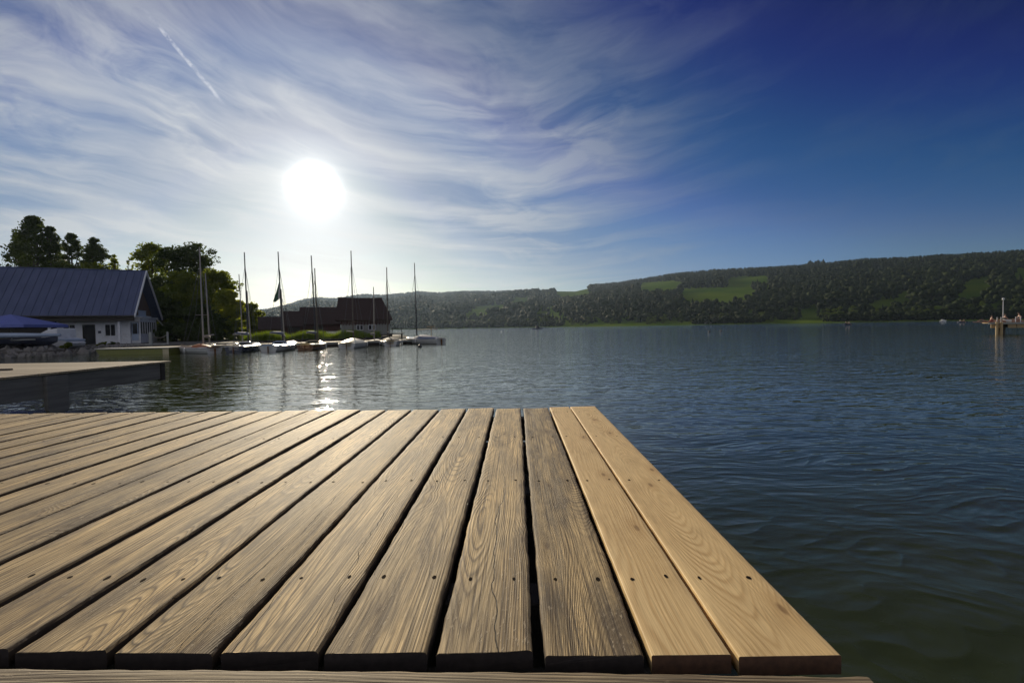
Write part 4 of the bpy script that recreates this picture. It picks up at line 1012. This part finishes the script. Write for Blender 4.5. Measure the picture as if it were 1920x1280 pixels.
# crutch with yellowish bar on the outermost boat
m = MB(); m.tube([(-.2, -1.2, .5), (-.2, -1.2, 1.35)], .025, 6); m.tube([(-.62, -1.2, 1.37), (.22, -1.2, 1.37)], .035, 6); m.build('boom_crutch', M['warm_wood'], b8)
def flag():
    Y = P3.y + .40; rows = [(524.5, 525, 525), (524.7, 521, 533), (525, 518.5, 543), (525.4, 516, 552), (525.6, 514, 560), (518, 513.2, 566)]
    V = []; 
    for i, (a, b, y) in enumerate(rows):
        for k in range(5):
            t = k / 4; p = atY(a + (b - a) * t, y + (4 * t if i < 5 else 0), Y); V.append((p.x, p.y - .05 + .05 * math.sin(t * 7 + i), p.z))
    Fs = [(i * 5 + k, i * 5 + k + 1, (i + 1) * 5 + k + 1, (i + 1) * 5 + k) for i in range(5) for k in range(4)]
    o = npmesh('drooping_flag', V, Fs, [M['flag_g'], M['shirt_w']], mi=[1 if (f % 4) < 1 else 0 for f in range(20)])
    s = o.modifiers.new('thick', 'SOLIDIFY'); s.thickness = .012
    tag(o, 'green and white flag hanging limp from a mast', 'flag')
flag()
def mooring_buoy(name, px, py, rad, label, mat):
    P = atZ(px, py, 0); m = MB()
    prof = [(0.001, -rad * .6)] + [(rad * math.cos(a), rad * (.35 + math.sin(a))) for a in np.linspace(-.8, 1.45, 9)] + [(rad * .12, rad * 1.36), (rad * .12, rad * 1.6), (.001, rad * 1.62)]
    m.lathe(prof, (0, 0, 0), 16); o = m.build(name, mat, smooth=True); o.location = P; tag(o, label, 'buoy')
mooring_buoy('mooring_buoy', 787.5, 651, .13, 'round dark mooring buoy floating near the outermost sailboat', M['buoy'])
mooring_buoy('mooring_buoy', 1330, 622.5, .18, 'first of two tiny dark buoys on the open lake, the nearer to the boats', M['buoy'])
mooring_buoy('mooring_buoy', 1352, 621.5, .18, 'second of two tiny dark buoys on the open lake, nearer the swimming jetty', M['buoy'])
mooring_buoy('mooring_buoy', 940, 621.5, .22, 'single tiny pale buoy on the open lake behind the sailboats', M['gel'])
# olive barge
def barge():
    P = atZ(250, 664.5, 0); r = empty('flat_barge', P, ZR(4), 'flat olive green barge with pale transom lying at the walkway', 'barge')
    L, B, h = 3.9, 1.1, .33
    m = MB(); poly = [(-L / 2, .02), (-L / 2 - .18, h), (L / 2 + .06, h), (L / 2, -.1), (-L / 2 + .3, -.12)]
    m.prism(poly, 'y', 0, B); m.build('hull', M['olive'], r, .03)
    m = MB(); m.box(-L / 2 - .22, L / 2 + .1, -.05, B + .05, h + .002, h + .055); m.build('gunwale', M['dull_white'], r, .01)
    m = MB(); m.box(L / 2 - .28, L / 2 + .065, -.012, -.002, .0, h - .03); m.build('transom', M['gel_cream'], r)
barge()

# ------------------------------------------------------------------ dark boathouses on the water
def big_house():
    Y = 53.0; A = atY(640, 618, Y); B0 = atY(731, 617, Y); k1 = B0.x / B0.y; rz = 0.33
    wd = (k1 * A.y - A.x) / (math.cos(rz) - k1 * math.sin(rz)); B_ = A + Vector((wd * math.cos(rz), wd * math.sin(rz), 0)); mid = (A + B_) / 2
    def lx(px): k = atY(px, 612, Y); k = k.x / k.y; return (k * A.y - A.x) / (math.cos(rz) - k * math.sin(rz)) - wd / 2
    r = empty('boathouse', (mid.x, mid.y, 0), rz, 'tall dark red roofed boathouse with white boarded wall over the water', 'boathouse')
    hw = wd / 2; D = 6.5; zt = 2.15; zb = .62; zr_ = atY(680, 559, mid.y + 3).z; ze = atY(733, 598, B_.y).z
    m = MB()
    m.box(-hw, hw, 0, .12, zb, zt); m.build('front_wall', M['barn_wall'], r)
    m = MB(); m.box(hw - .12, hw, .122, D, zb, zt); m.build('side_wall', M['dull_white'], r)
    m = MB(); m.box(-hw, -hw + .12, .122, D, zb, zt); m.build('side_wall', M['dull_white'], r)
    # hipped-end roof
    e = .35; xl = -hw - .65; xr = hw + e
    pts = [(xl, -e, ze), (xr, -e, ze), (xr, D + e, ze), (xl, D + e, ze), (xl + .25, D / 2, zr_), (xr - 1.05, D / 2, zr_ - .03)]
    m = MB(); m.add(pts + [(x, y, z - .14) for x, y, z in pts[:4]], [(0, 1, 5, 4), (1, 2, 5), (2, 3, 4, 5), (3, 0, 4), (0, 6, 7, 1), (1, 7, 8, 2), (2, 8, 9, 3), (3, 9, 6, 0), (6, 9, 8, 7)])
    rf = m.build('roof', M['dark_tile'], r)
    m = MB(); m.tube([(xl + .2, D / 2, zr_ + .05), ((xl + xr) / 2 - .3, D / 2, zr_ - .06), (xr - 1.0, D / 2, zr_ + .02)], .08, 6); m.build('ridge_cap', M['dark_tile'], rf)
    m = MB()                                   # dark hanging boards with a jagged lower edge
    k = 0; x = -hw - .02
    while x < hw: m.prism([(x, ze - .05), (x + .12, ze - .05), (x + .12, zt - .28 - .1 * (k % 2)), (x, zt - .28 - .1 * (k % 2))], 'y', -.06, -.03); x += .17; k += 1
    m.build('board_valance', M['red_wood'], r)
    for cx in (672, 677.5, 694, 701):
        w = MB(); X = lx(cx); w.box(X - .16, X + .16, -.03, -.004, 1.22, 1.72); gl = w.build('window', M['glass'], r)
        f = MB(); f.box(X - .2, X - .16, -.04, -.002, 1.18, 1.76); f.box(X + .16, X + .2, -.04, -.002, 1.18, 1.76); f.box(X - .16, X + .16, -.04, -.002, 1.72, 1.76); f.box(X - .16, X + .16, -.04, -.002, 1.18, 1.22); f.build('frame', M['white'], gl)
    m = MB(); m.box(-hw - .6, hw + .1, -.5, D, .46, .615); m.build('floor_deck', M['dark_wood'], r)
    for i in range(6):
        for j in range(2):
            m = MB(); m.lathe([(.13, -2.5), (.13, .458)], (-hw + 2 * hw * i / 5, -.2 + 5 * j, 0), 10); m.build('pile', M['dark_wood'], r)
    # side jetty
    r2 = empty('small_jetty', (B_.x, B_.y, 0), 0.1, 'short dark jetty on piles sticking out from the tall boathouse', 'jetty')
    m = MB(); m.box(.15, 1.6, -.9, .5, .62, .72); m.build('decking', M['dark_wood'], r2)
    for x in (.3, 1.5):
        m = MB(); m.lathe([(.1, -2.5), (.1, .618)], (x, -.7, 0), 10); m.build('pile', M['dark_wood'], r2)
    m = MB(); m.tube([(1.5, -.8, .72), (1.5, -.8, 1.3)], .04, 6); m.tube([(.4, -.8, .72), (.4, -.8, 1.3)], .04, 6); m.tube([(.3, -.8, 1.3), (1.6, -.8, 1.3)], .035, 6); m.build('railing', M['dark_wood'], r2)
big_house()
def shed(px0, px1, ptop, Y, label, mat, depth=6):
    A = atY(px0, 620, Y); B_ = atY(px1, 620, Y); h = atY((px0 + px1) / 2, ptop, Y + depth / 2 + 1).z; ez = .35 + (h - .35) * .42
    k1 = B_.x / B_.y; rz = math.atan(-A.x / A.y); w = (k1 * A.y - A.x) / (math.cos(rz) - k1 * math.sin(rz))
    r = empty('boat_shed', (A.x, Y, .3), rz, label, 'shed')
    m = MB(); m.box(.1, w - .1, .3, depth - .3, 0, ez - .3 + .12); m.build('wall', mat, r)
    m = MB(); m.prism([(0, ez - .3), (depth / 2, h - .3), (depth, ez - .3), (depth, ez - .42), (depth / 2, h - .44), (0, ez - .42)], 'x', 0, w); m.build('roof', M['dark_tile'] if mat is not M['red_wood'] or True else mat, r)
    m = MB(); m.prism([(.3, ez - .3), (depth / 2, h - .46), (depth - .3, ez - .3)], 'x', .1, w - .1); m.build('gable_wall', mat, r)
    d = MB(); d.box(w * .3, w * .3 + 1.3, .27, .297, 0, min(1.5, ez - .45)); d.build('door', M['dark_wood'], r)
shed(484, 531, 594, 53, 'lowest red-brown boat shed, next to the reeds', M['red_wood'])
shed(529, 569, 583.5, 57, 'middle red-brown boat shed of the row', M['red_wood'])
shed(563, 640, 576, 60, 'largest brown boat shed, touching the tall boathouse', M['red_wood'])
def small_bits():
    P = atY(612, 628, 50); r = empty('picket_fence', (P.x, 50, .3), 0, 'pale picket fence on the bank beside the tall boathouse', 'fence')
    m = MB(); m.box(0, 1.9, 0, .04, .25, .31); m.box(0, 1.9, 0, .04, .62, .68); m.build('rail', M['white'], r)
    m = MB()
    for k in range(13): m.box(.02 + k * .15, .10 + k * .15, -.03, -.003, .05, .8)
    m.build('pickets', M['white'], r)
    P = atY(582, 630, 47.5); r = empty('garden_table', (P.x, P.y, .34), 0, 'small white table on the bank behind the varnished sailboat', 'table')
    m = MB(); m.box(-.55, .55, -.3, .3, .70, .73); m.build('table_top', M['barn_wall'], r)
    for x in (-.45, .45): m = MB(); m.box(x - .03, x + .03, -.25, .25, 0, .698); m.build('leg', M['dull_white'], r)
    P = atY(522, 632, 44.5); r = empty('garden_bench', (P.x, P.y, .34), 0, 'white bench among the reeds behind the flagged sailboat', 'bench')
    m = MB(); m.box(-.6, .6, -.18, .18, .42, .45); m.build('seat', M['barn_wall'], r)
    for x in (-.55, .55): m = MB(); m.box(x - .03, x + .03, -.18, .18, 0, .418); m.build('leg', M['dull_white'], r)
small_bits()

# ------------------------------------------------------------------ people
def body(name, J, E, Rr, mats, loc, rz, label=None, head=None, parts=(), scale=1.0):
    """one skinned figure: J joints, E edges, Rr radii; head joint index for the hair cap"""
    me = bpy.data.meshes.new(name); me.from_pydata([Vector(j) * scale for j in J], E, []); me.materials.append(mats[0])
    o = bpy.data.objects.new(name, me); C.objects.link(o); o.location = loc; o.rotation_euler = (0, 0, rz)
    sk = o.modifiers.new('skin', 'SKIN'); sk.use_smooth_shade = True
    for v, rad in zip(me.skin_vertices[0].data, Rr): v.radius = (rad * scale, rad * scale * .85)
    me.skin_vertices[0].data[0].use_root = True
    ss = o.modifiers.new('sub', 'SUBSURF'); ss.levels = 1; ss.render_levels = 2
    tag(o, label, 'person')
    H = Vector(J[head]) * scale
    m = MB(); R_ = .105 * scale; m.lathe([(R_ * math.cos(a), R_ * math.sin(a)) for a in np.linspace(-.15, 1.56, 6)], (H.x, H.y - .015 * scale, H.z + .045 * scale), 12); m.build('hair', M['hair'], o, smooth=True)
    return o
E0 = [(0, 1), (1, 2), (2, 3), (3, 4), (2, 5), (5, 6), (6, 7), (2, 8), (8, 9), (9, 10), (0, 11), (11, 12), (12, 13), (13, 14), (0, 15), (15, 16), (16, 17), (17, 18)]
R0 = [.13, .12, .13, .055, .095, .055, .042, .03, .055, .042, .03, .08, .055, .04, .03, .08, .055, .04, .03]
def sit(knee=0.0):
    return [(0, 0, .13), (0, -.03, .38), (0, -.02, .60), (0, 0, .72), (0, .03, .86), (-.20, -.02, .58), (-.25, .12, .36), (-.14, .36, .30), (.20, -.02, .58), (.25, .12, .36), (.14, .36, .30),
            (-.12, .08, .12), (-.15, .42, .36 + knee), (-.14, .62, .06), (-.14, .74, .03), (.12, .08, .12), (.15, .42, .36 + knee), (.14, .62, .06), (.14, .74, .03)]
LIE = [(0, 0, .11), (0, -.25, .13), (0, -.48, .16), (0, -.60, .20), (0, -.74, .28), (-.20, -.46, .15), (-.30, -.22, .06), (-.28, .02, .04), (.20, -.46, .15), (.30, -.40, .04), (.24, -.62, .05),
       (-.10, .12, .10), (-.11, .52, .30), (-.12, .86, .06), (-.12, .96, .10), (.10, .12, .10), (.11, .56, .07), (.12, .98, .06), (.12, 1.06, .12)]
def clothes(o, mat, J, idx, rad, scale=1.0, name='shirt'):
    m = MB(); m.tube([Vector(J[i]) * scale for i in idx], [r_ * scale for r_ in rad], 12); m.build(name, mat, o, smooth=True)

def rowboat(px, py, L, rz, hullmat, label, people):
    P = atZ(px, py, 0); r = empty('rowing_boat', P, rz, label, 'rowing boat')
    S_ = [(-.5, .6), (-.25, .9), (0, 1), (.25, .85), (.42, .45), (.5, .03)]; B = 1.25; V = []
    for t, b in S_:
        b *= B / 2; z = .36 + .25 * t * t * (1.4 if t > 0 else .6)
        V += [(t * L, -b, z), (t * L, -b * .8, .0), (t * L, 0, -.1), (t * L, b * .8, .0), (t * L, b, z)]
    Fs = [(i * 5 + k, i * 5 + k + 1, (i + 1) * 5 + k + 1, (i + 1) * 5 + k) for i in range(5) for k in range(4)] + [(0, 1, 2, 3, 4)]
    o = npmesh('hull', V, Fs, hullmat, r); s = o.modifiers.new('t', 'SOLIDIFY'); s.thickness = .04
    for t in (-.25, .12):
        m = MB(); m.box(t * L - .12, t * L + .12, -.5, .5, .24, .275); m.build('thwart', M['warm_wood'], r)
    for sy in (-1, 1):
        m = MB(); m.tube([(0, sy * .45, .5), (-.2, sy * 1.5, .12)], .018, 6); m.prism([(-.28, .05), (-.12, .05), (-.14, .2), (-.24, .2)], 'y', sy * 1.5, sy * 1.5 + .02); m.build('oar', M['warm_wood'], r)
    Rm = Matrix.Rotation(rz, 4, 'Z')
    for t, pr, cloth, lab in people:
        J = sit(); q = P + Rm @ Vector((t * L, 0, .20))
        b = body('person', J, E0, R0, [M['skin']], q, rz + pr, lab, 4); clothes(b, cloth, J, (0, 1, 2), (.155, .15, .135))
rowboat(1590, 609, 2.7, 0.1, M['gel_dark'], 'dark rowing boat with two people on the open lake',
        [(-.25, -1.57, M['shirt_b'], 'person in dark top rowing in the dark boat on the open lake'), (.12, 1.57, M['shirt_b'], 'passenger in dark top facing the rower on the open lake')])
rowboat(1805, 604.2, 3.2, -0.1, M['gel_dark'], 'dark rowing boat with two people near the bathers\' jetty',
        [(-.25, -1.57, M['shirt_w'], 'person in pale top sitting in the dark boat near the bathing jetty'), (.12, 1.57, M['shirt_b'], 'person in dark top sitting in the dark boat near the bathing jetty')])
def tiny_white():
    P = atZ(1768, 602.8, 0); r = empty('motorboat', P, 0.3, 'tiny white boat far out before the wooded shore', 'boat')
    m = MB(); m.prism([(-1.6, .05), (-1.7, .55), (1.2, .6), (1.9, .75), (1.3, -.1), (-1.5, -.1)], 'y', -.6, .6); m.build('hull', M['gel'], r, .05)
    m = MB(); m.prism([(-.8, .56), (-.6, 1.15), (.2, 1.15), (.7, .6)], 'y', -.5, .5); m.build('cabin', M['gel'], r, .05)
    P = atZ(1008, 616.9, 0); r = empty('motorboat', P, 0.1, 'tiny dark boat far out under the hazy hill', 'boat')
    m = MB(); m.prism([(-2.2, .05), (-2.4, .5), (1.8, .55), (2.9, .8), (2.0, -.1), (-2.1, -.1)], 'y', -.8, .8); m.build('hull', M['gel_dark'], r, .05)
    m = MB(); m.prism([(-.9, .55), (-.7, 1.4), (.3, 1.4), (.8, .55)], 'y', -.6, .6); m.build('cabin', M['dark_cover'], r, .05)
tiny_white()

# ------------------------------------------------------------------ bathing jetty on the right
def bathing():
    Y = 37.0; A = atY(1852, 605, Y); X0 = A.x; rz = -0.60; zt = atY(1885, 604.5, Y - .6).z; c_, s_ = math.cos(rz), math.sin(rz)
    def lx(px): k = atY(px, 612, Y); k = k.x / k.y; return (k * Y - X0) / (c_ - k * s_)
    def wl(x, y): return (X0 + c_ * x - s_ * y, Y + s_ * x + c_ * y)
    r = empty('bathing_jetty', (X0, Y, 0), rz, 'wooden bathing jetty with bathers, paired piles and sunlit side beam', 'jetty')
    m = MB(); x = 0
    while x < 9: m.box(x, x + .14, 0, 1.7, zt - .05, zt - .01 + random.uniform(0, .006)); x += .15
    m.build('decking', M['warm_wood'], r)
    m = MB(); m.box(.05, 9, -.06, -.003, zt - .13, zt - .0); m.build('edge_board', M['dull_white'], r)
    for a, b in ((.2, .75), (1.15, 1.6), (1.65, 2.6), (2.65, 5), (5.05, 9)):
        m = MB(); m.box(a, b, .06, .16, zt - .42, zt - .14); m.build('side_beam', M['warm_wood'], r)
    m = MB(); m.box(.9, 9, 1.2, 1.3, zt - .40, zt - .06); m.build('cross_beam', M['dark_wood'], r)
    for px in (1868, 1876.5):
        x = lx(px); m = MB(); m.lathe([(.085, -3), (.085, zt + .02), (.07, zt + .06), (0, zt + .06)], (x, -.17, 0), 12); m.build('pile', M['warm_wood'], r)
    for x, y in ((.95, .35), (.95, 1.5), (4, 1.5), (4, .35)):
        m = MB(); m.lathe([(.11, -3), (.11, zt - .06)], (x, y, 0), 10); m.build('pile', M['dark_wood'], r)
    for px in (1870, 1877.5, 1905, 1914.5):
        x = lx(px); m = MB(); m.tube([(x, .12, zt - .01), (x, .12, zt + .44)], .022, 8); m.build('railing_post', M['white'], r)
    P = wl(lx(1885) + .1, 1.1); l = empty('lamp_post', (P[0], P[1], zt - .01), 0, 'tall thin white pole with small lamp head on the bathing jetty', 'lamp post')
    h = atY(1885.5, 561, P[1]).z - zt; m = MB(); m.tube([(0, 0, 0), (0, 0, h)], [.035, .022], 8); m.build('pole', M['white'], l)
    m = MB(); m.lathe([(.03, -.05), (.08, .0), (.07, .1), (0, .14)], (0, 0, h), 12); m.build('lamp_head', M['white'], l)
    for px, dy, pose, dr, cloth, sc, lab in [(1858, .45, LIE, 1.4, M['shirt_r'], .9, 'bather in red lying at the tip of the bathing jetty'), (1866, 1.0, sit(), -1.4, M['shirt_r'], .62, 'bather in red sitting behind the lying one at the jetty tip'),
                                         (1891, .9, sit(), -1.2, M['shirt_b'], .72, 'bather in dark top sitting near the lamp post on the jetty'), (1899, .45, LIE, -1.5, M['shirt_w'], .9, 'bather with pale cloth lying between the white posts of the jetty'),
                                         (1918, .9, sit(), 1.9, M['shirt_b'], .8, 'bather in dark top sitting beside the last white post of the jetty')]:
        q = wl(lx(px), dy)
        b = body('person', pose, E0, R0, [M['skin']], (q[0], q[1], zt - .01), rz + dr, lab, 4, scale=sc); red = cloth is M['shirt_r']
        clothes(b, cloth, pose, (0, 1) if red else (0, 1, 2), (.155, .135) if red else (.15, .14, .13), sc, 'swimwear' if red else 'top')
bathing()

# far barn
def barn():
    px = 1330; d = ray(px, hz_at(px)); az = math.atan2(d.x, d.y); x, y, z, _ = terrain_z(np.array([az]), np.array([0.006]))
    r = empty('barn', (x[0], y[0], z[0] - .3), -az, 'small pale barn among trees on the far shore', 'barn')
    m = MB(); m.box(-4, 4, -2, 2, 0, 2.2); m.build('wall', M['dull_white'], r); m = MB(); m.prism([(-2.4, 2.1), (0, 3.6), (2.4, 2.1)], 'x', -4.5, 4.5); m.build('roof', M['dark_tile'], r)
barn()

# ------------------------------------------------------------------ air
def haze():
    m = bpy.data.materials.new('lake_haze'); m.use_nodes = True; nt = m.node_tree; nt.nodes.clear()
    v = nt.nodes.new('ShaderNodeVolumePrincipled'); v.inputs['Color'].default_value = (0.58, 0.76, 1.0, 1); v.inputs['Density'].default_value = 0.00008; v.inputs['Anisotropy'].default_value = 0.42
    nt.links.new(v.outputs[0], nt.nodes.new('ShaderNodeOutputMaterial').inputs['Volume'])
    b = MB(); b.box(-6500, 6500, -700, 9500, -4.2, 225); o = b.build('haze', m); tag(o, 'thin bluish haze over the lake and the hills', 'haze', kind='stuff')
haze()
